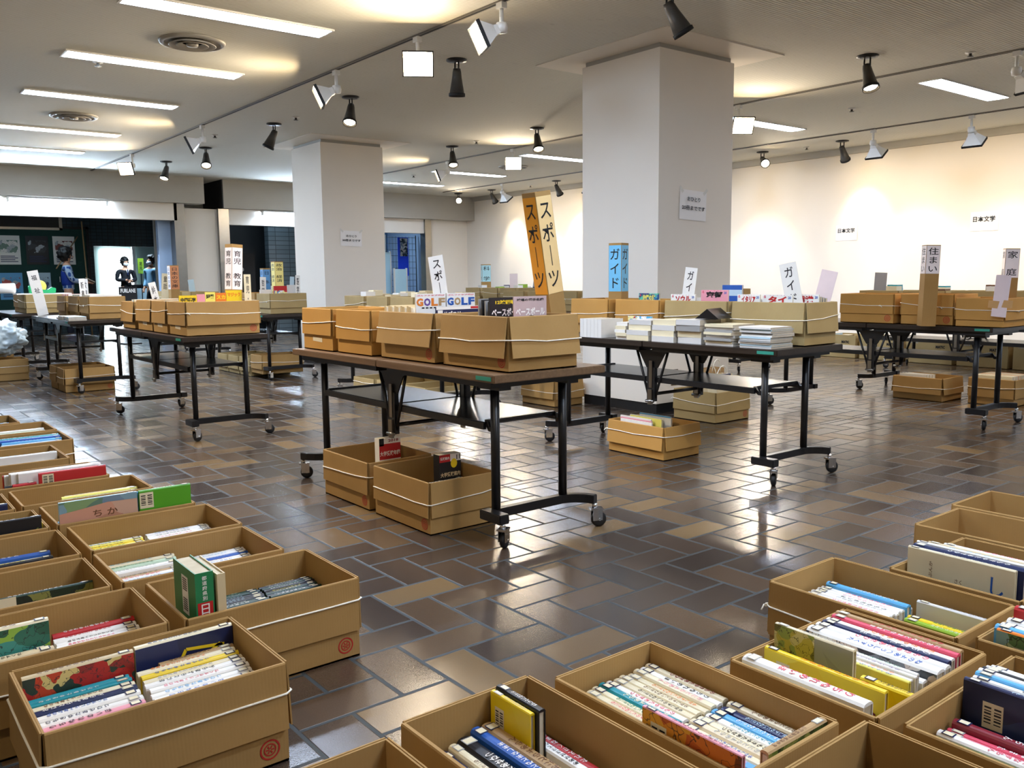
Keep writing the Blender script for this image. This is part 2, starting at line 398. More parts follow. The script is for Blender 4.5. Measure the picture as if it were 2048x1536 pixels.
def cone(x, y, d, lit, label, watts=SPOT_W, size=60):
    """dark conical spot on a round ceiling plate"""
    t = thing('ceiling_spotlight', label, 'spotlight', (x, y, ZC), 0, 'dark conical spotlights on round plates')
    p = MB(); p.lathe([(0, 0), (.085, 0), (.085, -.012), (.05, -.02), (0, -.022)], 24); p.build('ceiling_plate', BLACK, t)
    hd = Vector(d).normalized(); piv = Vector((0, 0, -.10))
    s = MB(); s.tube([(0, .026, -.02), (0, .026, -.11)], .007, 6); s.tube([(0, -.026, -.02), (0, -.026, -.11)], .007, 6); s.tube([(0, -.034, -.10), (0, .034, -.10)], .012, 8)
    s.build('yoke', BLACK, t)
    M = aim_matrix(piv, d)
    h = MB(); h.lathe([(0, .03), (.03, .028), (.036, 0), (.04, -.04), (.062, -.17), (.066, -.17)], 20, 0, M); h.build('lamp_shell', CONE, t)
    r = MB(); r.lathe([(.064, -.165), (.068, -.165), (.068, -.19), (.062, -.19), (.062, -.172)], 20, 0, M); r.build('black_rim', BLACKM, t)
    l = MB(); l.lathe([(.0, -.176), (.045, -.174), (.0625, -.17)], 20, 0, M); l.build('lens', BULB if lit else BULBOFF, t)
    if lit: lamp(t, piv+hd*.21, d, watts, size)
    return t
for k, (x, nm) in enumerate(((3.62, 'running between the strip lights and the near column'), (7.72, 'passing behind the near column'), (10.40, 'running alongside the right wall'))):
    m = MB(); m.box(x-.018, x+.018, -4.9, 15.4, ZC-.012, ZC+.002); m.box(x-.006, x+.006, -4.9, 15.4, ZC-.0135, ZC-.012, 1)
    tag(m.build('lighting_track', [mat('track_grey', '#77726a', .5), BLACKM]), 'thin ceiling lighting track '+nm, 'light track')
L = (-.85, .35, -.42); CAMD = (-.55, -.75, -.55)
flood(3.62, 4.65, L, True, 'white floodlight with black rim at the top centre edge of the photo', 45, 150)
flood(3.62, 5.66, (-.50, -.78, -.42), True, 'dazzling lit floodlight between two heads of the track left of the near column', 26, 140)
flood(3.62, 6.95, L, True, 'white floodlight above the dark-rimmed lamp beside the far column, facing left', 14, 140)
flood(3.62, 10.25, L, True, 'white floodlight far along the left track, close above a lit spotlight', 14, 140)
flood(3.62, 13.1, (-.7, -.6, -.35), True, 'lit floodlight at the far end of the left track near the beam', 30, 140)
cone(4.34, 3.86, (.45, -.25, -.85), False, 'dark spotlight cut off by the top edge above the near column')
cone(4.27, 6.09, (.05, .1, -1), False, 'unlit grey conical spotlight hanging right of the dazzling floodlight')
cone(4.27, 7.91, (-.3, -.35, -.9), True, 'lit conical spotlight nearest to the left track')
cone(4.27, 9.75, (-.35, .25, -.9), False, 'unlit dark conical spotlight just left above the far column')
cone(4.27, 12.0, (-.2, -.5, -.8), True, 'lit conical spotlight beneath a floodlight, left of the far column')
cone(4.27, 13.7, (-.35, -.3, -.9), True, 'lit conical spotlight nearest to the back beam at left')
cone(6.92, 4.01, (-.15, -.3, -.9), True, 'lit conical spotlight on the ceiling right of the near column', 70, 75)
cone(6.94, 8.25, (-.2, -.4, -.9), True, 'lit conical spotlight just left of the near column')
cone(6.94, 10.04, (-.2, -.4, -.9), True, 'lit conical spotlight between the two columns')
flood(7.72, 3.18, (.75, -.35, -.5), False, 'unlit floodlight cut off by the right edge of the photo')
flood(7.72, 5.9, (-.50, -.75, -.45), True, 'dazzling floodlight beside the strip light, close to the near column', 30, 140)
flood(7.72, 9.7, (-.55, -.75, -.35), True, 'lit square floodlight at the end of a strip light left of the near column', 25, 140)
flood(7.72, 11.3, (-.8, .45, -.35), True, 'white floodlight hanging in front of a strip light between the columns', 14, 140)
WL = (.80, .03, -1.10)
for y, nm in ((3.3, 'out of the picture', ) if False else (3.3, 'beyond the right edge of the photo'), (4.73, 'on the wall track nearest the right edge of the photo'), (5.91, 'second from the right along the wall track'), (7.2, 'third from the right along the wall track'), (8.35, 'hidden behind the near column on the wall track'), (11.1, 'just left of the near column on the wall track'), (13.4, 'farthest along the wall track')):
    if y == 7.2: continue
    flood(10.40, y, WL, True, 'white floodlight aimed at the right wall, '+nm, 25, 66)
cone(10.98, 6.68, (.62, .05, -.85), True, 'conical spotlight aimed at the right wall, nearest to the camera', 18, 58)
cone(10.98, 7.95, (-.55, -.7, -.5), True, 'dazzling spotlight near the right wall facing the camera', 45, 100)
cone(10.98, 8.75, (.62, .1, -.85), False, 'conical spotlight aimed at the wall, beside the near column edge')
cone(10.98, 10.6, (.62, .1, -.85), True, 'spotlight aimed at the wall, hidden by the near column', 24, 58)
cone(10.98, 12.5, (.62, .1, -.85), True, 'conical spotlight tilted to the wall, first left of the near column', 24, 58)
cone(10.98, 14.5, (.62, .1, -.85), True, 'conical spotlight aimed at the wall, last before the far corner', 24, 58)
cone(10.85, 15.5, (-.5, -.8, -.4), True, 'dazzling spotlight in the far right corner of the ceiling', 45, 100)
# further lamps of the same kind, over and behind the camera
for x, y, d in ((.9, 5.2, (1.2, -1.25, -1.9)), (.2, 7.6, (1.8, -.9, -1.9)), (-.6, 1.2, (.5, .35, -.9)), (2.6, -1.0, (.0, .9, -.8)), (4.3, 1.2, (.1, .5, -.9)), (7.0, 1.5, (-.1, .6, -.9))):
    cone(x, y, d, True, 'conical ceiling spotlight out of the picture over the book boxes', *((120, 50) if y > 5 else (30, 80)))
# ceiling air diffusers, sprinklers, speaker disc
DIFF = mat('dusty_white_metal', '#9a958b', .5, .2, .15, 8); DIFFD = mat('dark_recess', '#3c3a38', .8, vary=.2)  # recess behind the rings is simply darker than the metal
def diffuser(x, y, r, label):
    t = thing('air_diffuser', label, 'ceiling vent', (x, y, ZC), 0, 'round ceiling air vents')
    m = MB(); m.lathe([(r*.84, -.004), (r*.86, -.022), (r*.97, -.018), (r, -.004), (r, 0), (r*.84, 0)], 40); m.build('outer_ring', DIFF, t)
    m = MB(); m.lathe([(0, -.002), (r*.85, -.002), (r*.85, 0), (0, 0)], 32); m.build('recess', DIFFD, t)
    for q in (.64, .42): 
        m = MB(); m.lathe([(r*(q-.13), -.012), (r*(q+.05), -.034), (r*(q+.07), -.03), (r*(q-.11), -.004)], 32); m.build('cone_ring', DIFF, t)
    m = MB(); m.lathe([(0, -.04), (r*.16, -.036), (r*.2, -.012), (0, -.004)], 24); m.build('centre_disc', DIFF, t)
diffuser(2.36, 6.80, .24, 'round dusty air vent between the two nearest strip lights')
diffuser(2.33, 10.5, .24, 'round air vent among the farther strip lights at left')
diffuser(9.0, 11.3, .24, 'round air vent between strip lights behind the near column')
for x, y, nm in ((4.29, 9.21, 'above the far column'), (6.94, 9.48, 'between the columns'), (8.94, 5.34, 'below the dazzling light at right'), (11.1, 7.3, 'near the right wall'), (7.5, 3.45, 'top right, between two lamps'), (4.0, 10.9, 'beside the left track'), (11.1, 13.4, 'near the far wall corner'), (1.95, 7.85, 'beside a strip light at left'), (8.3, 13.2, 'over the far strip lights')):
    t = thing('sprinkler_head', 'small ceiling sprinkler '+nm, 'sprinkler', (x, y, ZC), 0, 'ceiling sprinklers')
    m = MB(); m.lathe([(0, 0), (.04, 0), (.038, -.008), (0, -.012)], 16); m.build('plate', WHITEM, t)
    m = MB(); m.lathe([(0, -.01), (.012, -.012), (.012, -.03), (.026, -.034), (.026, -.037), (0, -.037)], 12); m.build('deflector', CONE, t)
# ================================================================== FOLDING TABLES
def folding_table(label, x, y, wood, group='wheeled folding tables', len_=1.84, wid=.60):
    """centre-folding table: two half tops, two C-footed leg frames on castors, shelf, hinge gear; long side along Y"""
    t = thing('folding_table', label, 'table', (x, y, 0), 0, group)
    hx, hy = wid/2, len_/2
    for s in (-1, 1):
        m = MB(); a, b_ = (s*.003, s*hy); m.box(-hx, hx, min(a, b_), max(a, b_), .688, .72); m.build('tabletop', wood, t, .003)
        e = MB(); e.box(-hx+.03, hx-.03, min(s*.05, s*(hy-.06)), max(s*.05, s*(hy-.06)), .662, .688); e.build('top_frame', BLACK, t)
    for s in (-1, 1):
        yl = s*(hy-.15)
        for sx in (-1, 1):
            xl = sx*.185 + s*.0
            m = MB(); m.tube([(xl, yl, .125), (xl, yl, .675)], .019, 10); m.build('leg', BLACK, t)
            m = MB(); m.box(xl-.03, xl+.03, yl-.07, yl+.07, .645, .665); m.build('leg_bracket', BLACK, t)
        # C-shaped foot bar: one end sweeps outward in a curve, the other carries a short block
        c = s
        pts = [(c*.28, yl+s*.115, .125)] if False else []
        pts = [(-s*-.22, yl, .125)]
        curve = [(s*.22, yl, .125), (-s*.17, yl, .125), (-s*.205, yl+s*.008, .125), (-s*.24, yl+s*.03, .125), (-s*.27, yl+s*.065, .125), (-s*.285, yl+s*.105, .125)]
        m = MB(); m.tube(curve, .019, square=True); m.box(min(s*.20, s*.25), max(s*.20, s*.25), min(yl-s*.03, yl+s*.11), max(yl-s*.03, yl+s*.11), .105, .145); m.build('foot_bar', BLACK, t, .003)
        for cx, cy, a in ((s*.225, yl+s*.095, .5), (-s*.285, yl+s*.10, -.4)):
            k = thing('caster', None, None, (cx, cy, 0), a); k.parent = t
            w = MB(); M = Matrix.Translation((.018, 0, .034)) @ Matrix.Rotation(PI/2, 4, 'X')
            w.lathe([(0, -.012), (.027, -.012), (.034, -.008), (.034, .008), (.027, .012), (0, .012)], 20, 0, M); w.build('wheel', RUBBER, k)
            f = MB(); f.box(-.012, .032, -.017, -.014, .03, .082); f.box(-.012, .032, .014, .017, .03, .082); f.box(-.022, .034, -.019, .019, .078, .086); f.tube([(0, 0, .082), (0, 0, .108)], .012, 10)
            f.tube([(.018, -.019, .034), (.018, .019, .034)], .006, 8); f.build('fork', CHROME, k)
        m = MB(); m.tube([(-.185, yl, .475), (-.185, yl-s*.03, .475), (-.185, yl-s*.06, .50), (.185, yl-s*.06, .50), (.185, yl-s*.03, .475), (.185, yl, .475)], .010, square=True); m.build('shelf_bracket', BLACK, t)
    for s in (-1, 1):
        m = MB(); m.box(-.20, .20, min(s*.015, s*(hy-.20)), max(s*.015, s*(hy-.20)), .495, .503); m.build('shelf', mat('black_steel_shelf', '#2a2d30', .22, .5, .05), t, .002)
        for sx in (-1, 1):
            m = MB(); m.box(sx*.20-.008, sx*.20+.008, min(s*.01, s*(hy-.20)), max(s*.01, s*(hy-.20)), .472, .500); m.build('shelf_rail', BLACK, t)
    # centre folding gear
    for sx in (-1, 1):
        X = sx*.21
        m = MB(); m.prism([(-.16, .665), (.16, .665), (.10, .645), (.045, .56), (0, .545), (-.045, .56), (-.10, .645)], lambda a, b_, d: (d, a, b_), X-.003, X+.003); m.build('hinge_plate', BLACK, t)
        m = MB(); m.box(X-.012, X+.012, -.03, .03, .36, .56); m.build('hinge_post', BLACK, t)
        m = MB(); m.tube([(X, -.12, .655), (X, -.02, .37)], .008, 6); m.tube([(X, .12, .655), (X, .02, .37)], .008, 6); m.build('brace', BLACK, t)
        m = MB(); m.box(X-.016, X-.010, -.012, .012, .44, .60); m.box(X-.022, X-.010, -.016, .016, .34, .43); m.tube([(X-.02, -.03, .36), (X-.02, .03, .36)], .009, 8); m.build('latch', STEEL, t)
    m = MB(); m.tube([(-.21, 0, .40), (.21, 0, .40)], .010, 8); m.build('tie_bar', BLACK, t)
    g = MB(); g.box(-hx-.002, -hx, -hy+.02, -hy+.12, .696, .712); tag(g.build('number_sticker', mat('green_sticker', '#2f8f7a', .5, vary=.05), t), 'small green sticker on the table edge')
    return t
TABLES = {}
for key, x, y, wd, lb in (
    ('T1', 2.33, 3.60, WOOD, 'brown-topped wheeled table in the foreground carrying the sports magazine boxes'),
    ('T2', 4.05, 3.52, WOODD, 'dark wheeled table in front of the near column carrying travel guides'),
    ('T3', 6.55, 3.55, WOODD, 'wheeled table at right edge carrying three orange-brown boxes'),
    ('T4', 2.18, 6.84, WOODD, 'dark wheeled table left of centre carrying childcare book boxes'),
    ('T5', 2.18, 10.2, WOODD, 'wheeled table at far left with white leaflets on its corner'),
    ('T6', 4.05, 9.98, WOODD, 'wheeled table before the far column with boxes on and under it'),
    ('T7', 4.18, 6.76, WOOD, 'wheeled table directly behind the foreground table, pale boxes beneath'),
    ('T8', 8.05, 3.60, WOODD, 'wheeled table between the right edge table and the right wall'),
    ('T9', 6.55, 7.2, WOOD, 'wheeled table behind the near column'),
    ('T10', 8.35, 7.0, WOODD, 'wheeled table behind the near column, nearer the right wall'),
    ('T11', 8.35, 10.6, WOOD, 'wheeled table seen between the columns under the science sign'),
    ('T12', 2.10, 12.78, WOODD, 'farthest wheeled table at left, before the corridor opening'),
    ('T13', 4.30, 13.2, WOODD, 'farthest wheeled table before the steel posts'),
    ('T14', 10.0, 4.4, WOODD, 'long wheeled table standing along the right wall')):
    TABLES[key] = folding_table(lb, x, y, wd)

# ================================================================== CARDBOARD BOXES
BOXES = {}
def emblem(mb_parent, ctr, right, up, r=.022):
    """round red stamp printed on the carton"""
    R_, U = Vector(right), Vector(up); N = R_.cross(U); C = Vector(ctr)+N*.0006; m = MB()
    def ring(a, b_, n=24):
        for q in range(n):
            t0, t1 = 2*PI*q/n, 2*PI*(q+1)/n
            P = lambda rr, tt: C+R_*(rr*math.cos(tt))+U*(rr*math.sin(tt))
            m.face([P(a, t0), P(b_, t0), P(b_, t1), P(a, t1)])
    ring(r*.84, r); ring(r*.50, r*.62)
    for q in range(6):
        t0 = 2*PI*q/6; P = lambda rr, tt: C+R_*(rr*math.cos(tt))+U*(rr*math.sin(tt))
        m.face([P(r*.1, t0-.5), P(r*.42, t0-.18), P(r*.42, t0+.18), P(r*.1, t0+.5)])
    return tag(m.build('printed_stamp', RED, mb_parent, fix=False), 'round red stamp')
def carton(key, label, x0, x1, y0, y1, z=0, h=.236, m=CARD, flap=.155, flare=3, rope=True, stamp='', rz=0, fl='xXyY', group='open cardboard book boxes', tape='', ropez=.5, knot=None):
    """open carton: four walls and bottom, flaps folded down outside and tied round with string"""
    cx, cy = (x0+x1)/2, (y0+y1)/2; hx, hy = (x1-x0)/2, (y1-y0)/2; g = .010
    t = thing('cardboard_box', label, 'box', (cx, cy, z), R(rz), group)
    hx -= g; hy -= g; w = .004; b = MB()
    b.box(-hx, hx, -hy, hy, .001, .006)
    b.box(-hx, -hx+w, -hy, hy, .001, h); b.box(hx-w, hx, -hy, hy, .001, h)
    b.box(-hx+w, hx-w, -hy, -hy+w, .001, h); b.box(-hx+w, hx-w, hy-w, hy, .001, h)
    b.build('body', m, t)
    sides = {'x': ((-1, 0), hx, hy), 'X': ((1, 0), hx, hy), 'y': ((0, -1), hy, hx), 'Y': ((0, 1), hy, hx)}
    rnd = random.Random(label)
    for k in fl:
        (nx, ny), dist, half = sides[k]; N = Vector((nx, ny, 0)); T = Vector((-ny, nx, 0)); a = R(max(.6, flare*rnd.uniform(.6, 1.3)))
        hf = half-.002; f = MB(); top = h+.0015
        prof = [(.0002, top-.003), (.001, top), (.0045, top), (.0065, top-.003), (.0065+math.sin(a)*flap, top-math.cos(a)*flap), (.0028+math.sin(a)*flap, top-math.cos(a)*flap-.0005), (.0022, top-.006)]
        base = N*dist
        P = lambda u, v, d: base+N*u+Vector((0, 0, v))+T*d
        f.prism(prof, P, -hf, hf); f.build('flap', m, t)
    if rope:
        zz = h-flap*ropez; e = .0085+math.sin(R(flare))*flap*ropez; pts = []
        for sx, sy in ((-1, -1), (1, -1), (1, 1), (-1, 1)):
            c = Vector((sx*(hx+e), sy*(hy+e), zz+rnd.uniform(-.02, .02))); nxt = c
            pts.append(c)
        full = []
        for q in range(4):
            A, B = pts[q], pts[(q+1) % 4]; d = (B-A)
            for s in (.03, .25, .5, .75, .97):
                p = A+d*s; p.z -= .006*math.sin(PI*s)*rnd.uniform(.2, 1.4); full.append(p)
        r = MB(); r.tube(full, .0026, 6, closed=True)
        kp = full[rnd.randrange(len(full))] if knot is None else full[knot]
        out = Vector((kp.x/hx, kp.y/hy, 0)); out = Vector((math.copysign(1, kp.x), 0, 0)) if abs(out.x) > abs(out.y) else Vector((0, math.copysign(1, kp.y), 0))
        tg = Vector((-out.y, out.x, 0))
        r.tube([kp, kp+out*.006+tg*.006, kp+out*.005+tg*.02+Vector((0, 0, -.012))], .0028, 5); r.tube([kp-tg*.006, kp+out*.003, kp+tg*.006], .0048, 6)
        r.build('string', ROPE, t)
    for ch in stamp:
        (nx, ny), dist, half = sides[ch]; N = Vector((nx, ny, 0)); T = Vector((-ny, nx, 0))
        emblem(t, N*(dist+.0003)+T*(half-.045)+Vector((0, 0, .042)), T, (0, 0, 1), .024)
    for ch in tape:
        (nx, ny), dist, half = sides[ch]; N = Vector((nx, ny, 0)); T = Vector((-ny, nx, 0)); q = MB()
        C = N*(dist+.0006)
        P = lambda u, v: C+T*u+Vector((0, 0, v))
        q.face([P(-.06, .048), P(.05, .044), P(.05, .066), P(-.06, .07)]); tag(q.build('packing_tape', mat('pale_tape', '#d8cdb4', .5), t, fix=False), 'strip of pale tape')
    BOXES[key] = (t, x0, x1, y0, y1, z, h)
    return t
FB = 'open boxes of picture books on the floor'
# left-hand floor group: front rank and the rank behind it
carton('L1', 'nearest open box at lower left, with a red monster picture book', .26, .775, 1.80, 2.165, stamp='y', group=FB, flare=2)
carton('L2', 'box with a green dictionary standing in its corner, second of the left rank', .665, 1.175, 2.20, 2.565, stamp='y', group=FB, flare=1.5)
carton('L3', 'left box behind the green dictionary box, blue and pink spines low inside', .615, 1.12, 2.60, 2.955, group=FB, flare=1)
carton('L4', 'left box in front of the green cover, yellow spines low inside', .62, 1.13, 2.98, 3.35, group=FB, flare=1)
carton('L5', 'left box holding the large book lettered in hiragana and a green book', .60, 1.10, 3.385, 3.73, group=FB, flare=1)
carton('L6', 'nearly empty left box behind the tall green book', .55, 1.05, 3.765, 4.09, group=FB, flare=1)
carton('L7', 'left box with a bright red book sticking out', .50, .97, 4.14, 4.52, group=FB, flare=1)
carton('L8', 'left box of white books behind the red book', .42, .92, 4.68, 5.14, group=FB, flare=1)
carton('L9', 'left box with a row of blue books', .55, 1.05, 5.23, 5.60, group=FB, flare=1)
carton('L10', 'left box with a long pale green book, farther than the blue books', .55, 1.05, 5.65, 6.04, group=FB, flare=1)
carton('L11', 'farthest box of the left floor group, at the photo edge', .42, .93, 6.10, 6.48, group=FB, flare=1)
carton('M1', 'box left of the dictionary box, with a garden picture book in it', .15, .640, 2.215, 2.56, group=FB, flare=1)
carton('M2', 'second-rank left box with one dark landscape book', .10, .598, 2.595, 2.94, group=FB, flare=1)
carton('M3', 'second-rank left box with a single blue book low inside', .10, .60, 2.975, 3.34, group=FB, flare=1)
carton('M4', 'second-rank left box holding a large black picture book', .08, .585, 3.375, 3.70, group=FB, flare=1)
carton('M5', 'second-rank left box at the photo edge behind the black book', .03, .535, 3.74, 4.08, group=FB, flare=1)
carton('M6', 'second-rank left box at the photo edge beside the red book', -.02, .485, 4.15, 4.5, group=FB, flare=1)
# right-hand floor group
carton('R1', 'box corner poking in at the bottom edge, left of the manga box', .45, .785, .87, 1.385, group=FB, flare=1)
carton('R2', 'bottom centre box with dark thick books and a small yellow book', .82, 1.155, .89, 1.415, group=FB, flare=1)
carton('R3', 'bottom box packed with two tight rows of cream spines', 1.175, 1.49, .86, 1.365, group=FB, flare=1, h=.238)
carton('R4', 'right box with a yellow picture book and a grey crane book', 1.545, 2.03, .82, 1.185, group=FB, flare=1)
carton('R5', 'right box with a tight row of thin white books', 2.045, 2.385, .90, 1.435, group=FB, flare=1.5)
carton('R6', 'right box with the big cream book lettered in blue', 2.41, 2.89, .90, 1.275, group=FB, flare=1)
carton('R7', 'right box with a low row of white spines, second from the back', 2.91, 3.245, .95, 1.455, group=FB, flare=1)
carton('R8', 'farthest box of the right floor group', 3.265, 3.60, .98, 1.495, group=FB, flare=1)
carton('R9', 'right edge box with a navy blue picture book', 1.565, 2.065, .42, .79, group=FB, flare=1)
carton('R11', 'right edge box with an orange-edged green picture book', 2.085, 2.43, .37, .885, group=FB, flare=1)
carton('R12', 'nearly empty box at the bottom edge beside the cream spines', 1.20, 1.54, .34, .845, group=FB, flare=1)
# boxes standing under the tables
UB = 'boxes standing under the tables'
carton('U1', 'floor box under the foreground table, farther one, red exam yearbook in it', 1.97, 2.34, 3.60, 4.08, h=.23, stamp='x', group=UB, flare=2)
carton('U2', 'floor box under the foreground table, nearer one, beside the table leg', 1.97, 2.34, 3.07, 3.56, h=.23, stamp='x', group=UB, flare=2)
carton('BX1', 'small floor box with leaflets under the dark guide table', 3.86, 4.20, 3.44, 3.92, h=.20, flap=.14, flare=5, group=UB, m=CARD3)
carton('BXP', 'floor box with paper bags against the near column', 5.14, 5.56, 4.08, 4.50, h=.23, flare=3, group=UB, m=CARD2, stamp='y')
carton('BX3', 'squat floor box under the right edge table, left one', 7.42, 7.80, 3.50, 3.95, h=.20, flap=.14, flare=5, group=UB)
carton('BX4', 'floor box full of white books under the right edge table', 7.55, 7.95, 2.98, 3.36, h=.22, flare=1, group=UB)
carton('BX5', 'floor box half hidden at the left side of the near column', 4.80, 5.14, 5.50, 5.95, h=.22, flare=6, group=UB)
for q, (a, b_) in enumerate(((6.06, 6.44), (6.47, 6.89), (6.92, 7.32))):
    carton('U7%d' % q, 'pale floor box behind the foreground table shelf, %s of three' % ['nearest', 'middle', 'farthest'][q], 3.88, 4.40, a, b_, h=.19, flap=.10, flare=3, m=CARD2, group=UB, rope=True, tape='x')
for q, (a, b_) in enumerate(((9.27, 9.60), (9.62, 9.95), (9.97, 10.30), (10.32, 10.65))):
    carton('U6%d' % q, 'floor box on the pallet before the far column, %s from the front' % ['first', 'second', 'third', 'fourth'][q], 3.80, 4.30, a, b_, z=.001 if q else .05, h=.21, flare=3, m=CARD if q == 0 else CARD2, group=UB, tape='x' if q else '')
carton('U4', 'floor box behind the wheels of the far left table', 1.85, 2.33, 9.49, 9.82, h=.235, flare=3, stamp='y', group=UB)
carton('U4B', 'floor box behind another under the far left table', 1.85, 2.33, 9.85, 10.18, h=.235, flare=3, group=UB)
carton('U5', 'floor box at the left edge below the plastic bag', 1.30, 1.82, 11.1, 11.5, h=.24, flare=1, group=UB)
carton('U5B', 'second floor box at the left edge right below the plastic bag', 1.30, 1.80, 11.9, 12.3, h=.24, flare=1, group=UB)
# boxes on the tables
TB = 'book boxes standing on the tables'
Z = .7205
carton('A1', 'near corner box on the foreground table, baseball magazines inside', 2.115, 2.50, 2.70, 3.18, Z, .222, CARD, .165, 7, stamp='x', group=TB, ropez=.62)
carton('A2', 'second box on the foreground table, golf magazine standing in it', 2.105, 2.47, 3.215, 3.70, Z, .222, CARD, .15, 8, stamp='x', group=TB)
carton('A3', 'third box on the foreground table, strongly lit orange', 2.09, 2.45, 3.75, 4.12, Z, .222, CARD3, .15, 2, group=TB)  # orange cardboard: strong warm light on this box put into its colour
carton('A4', 'farthest box on the foreground table, strongly lit orange', 2.08, 2.44, 4.14, 4.50, Z, .222, CARD3, .14, 2, group=TB, tape='x')  # warm light on the box is part of its orange colour
carton('B1', 'near corner box on the guide table, behind the magazine stacks', 4.02, 4.33, 2.62, 3.10, Z, .228, CARD2, .16, 4, group=TB)
carton('B2', 'middle box on the guide table', 4.02, 4.33, 3.12, 3.60, Z, .228, CARD2, .16, 2, group=TB)
carton('B3', 'farther box on the guide table, left of the middle one', 4.02, 4.33, 3.63, 4.02, Z, .228, CARD3, .16, 2, group=TB)
carton('B4', 'farthest box on the guide table, partly behind the baseball magazines', 4.00, 4.33, 4.05, 4.42, Z, .228, CARD3, .16, 2, group=TB)
carton('C1', 'left box on the right edge table', 6.28, 6.66, 3.35, 3.80, Z, .222, CARD3, .15, 1.5, stamp='x', group=TB)
carton('C2', 'middle box on the right edge table behind the housing sign', 6.30, 6.68, 2.92, 3.32, Z, .222, CARD3, .15, 1.5, stamp='x', group=TB)
carton('C3', 'nearest box on the right edge table with a pink card taped on', 6.26, 6.64, 2.56, 2.90, Z, .20, CARD3, .15, 1.5, group=TB)
carton('D1', 'wide front box on the childcare table, yellow book titles above it', 1.93, 2.46, 5.98, 6.36, Z, .232, CARD, .16, 3, stamp='y', group=TB, tape='x')
carton('D2', 'second box from the front on the childcare table', 1.93, 2.46, 6.40, 6.74, Z, .232, CARD, .16, 3, group=TB, tape='x')
carton('D3', 'third box from the front on the childcare table', 1.94, 2.44, 6.79, 7.17, Z, .232, CARD, .16, 4, group=TB, tape='x')
carton('D4', 'farthest box on the childcare table', 1.94, 2.44, 7.24, 7.60, Z, .215, CARD, .16, 5, group=TB)
carton('E1', 'nearest box on the leaflet table at far left', 2.10, 2.46, 9.42, 9.80, Z, .225, CARD, .16, 2, group=TB)
carton('E2', 'second box on the leaflet table at far left', 2.10, 2.45, 9.85, 10.3, Z, .225, CARD, .16, 2, group=TB)
carton('E3', 'third box on the leaflet table at far left', 2.08, 2.45, 10.35, 10.75, Z, .225, CARD, .16, 3, group=TB)
carton('E4', 'box farthest left of the leaflet table, under the tape dispenser', 1.95, 2.40, 11.85, 12.35, Z, .225, CARD2, .16, 2, group=TB)
carton('E5', 'box on the far left back table beside the tape dispenser box', 1.98, 2.38, 12.45, 12.85, Z, .225, CARD, .16, 2, group=TB)
carton('F1', 'box on the history table, nearest the camera', 3.86, 4.30, 9.12, 9.50, Z, .225, CARD2, .16, 1, group=TB)
carton('F2', 'second box on the history table before the far column', 3.86, 4.30, 9.53, 9.95, Z, .225, CARD, .16, 1, group=TB)
carton('F3', 'third box on the history table before the far column', 3.86, 4.30, 9.98, 10.4, Z, .225, CARD, .16, 1, group=TB)
for k, (x, ys, c) in {'G': (4.18, (5.95, 6.38, 6.81, 7.24), CARD2), 'H': (6.55, (6.45, 6.90, 7.35, 7.8), CARD2), 'I': (8.35, (6.30, 6.75, 7.20, 7.62), CARD), 'J': (8.35, (9.75, 10.2, 10.65, 11.1), CARD2), 'K': (8.05, (2.85, 3.28, 3.72, 4.15), CARD2), 'N': (4.30, (12.4, 12.85, 13.3, 13.75), CARD2)}.items():
    nm = {'G': 'on the table behind the golf magazines', 'H': 'on the table behind the near column', 'I': 'on the dark table behind the near column', 'J': 'on the table below the science sign', 'K': 'behind the orange-brown boxes at right', 'N': 'on the farthest table before the steel posts'}[k]
    for q, y in enumerate(ys):
        carton('%s%d' % (k, q), '%s box %s' % (['first', 'second', 'third', 'fourth'][q], nm), x-.20, x+.20, y, y+.40, Z, .215, c, .14, 1.5, group=TB)
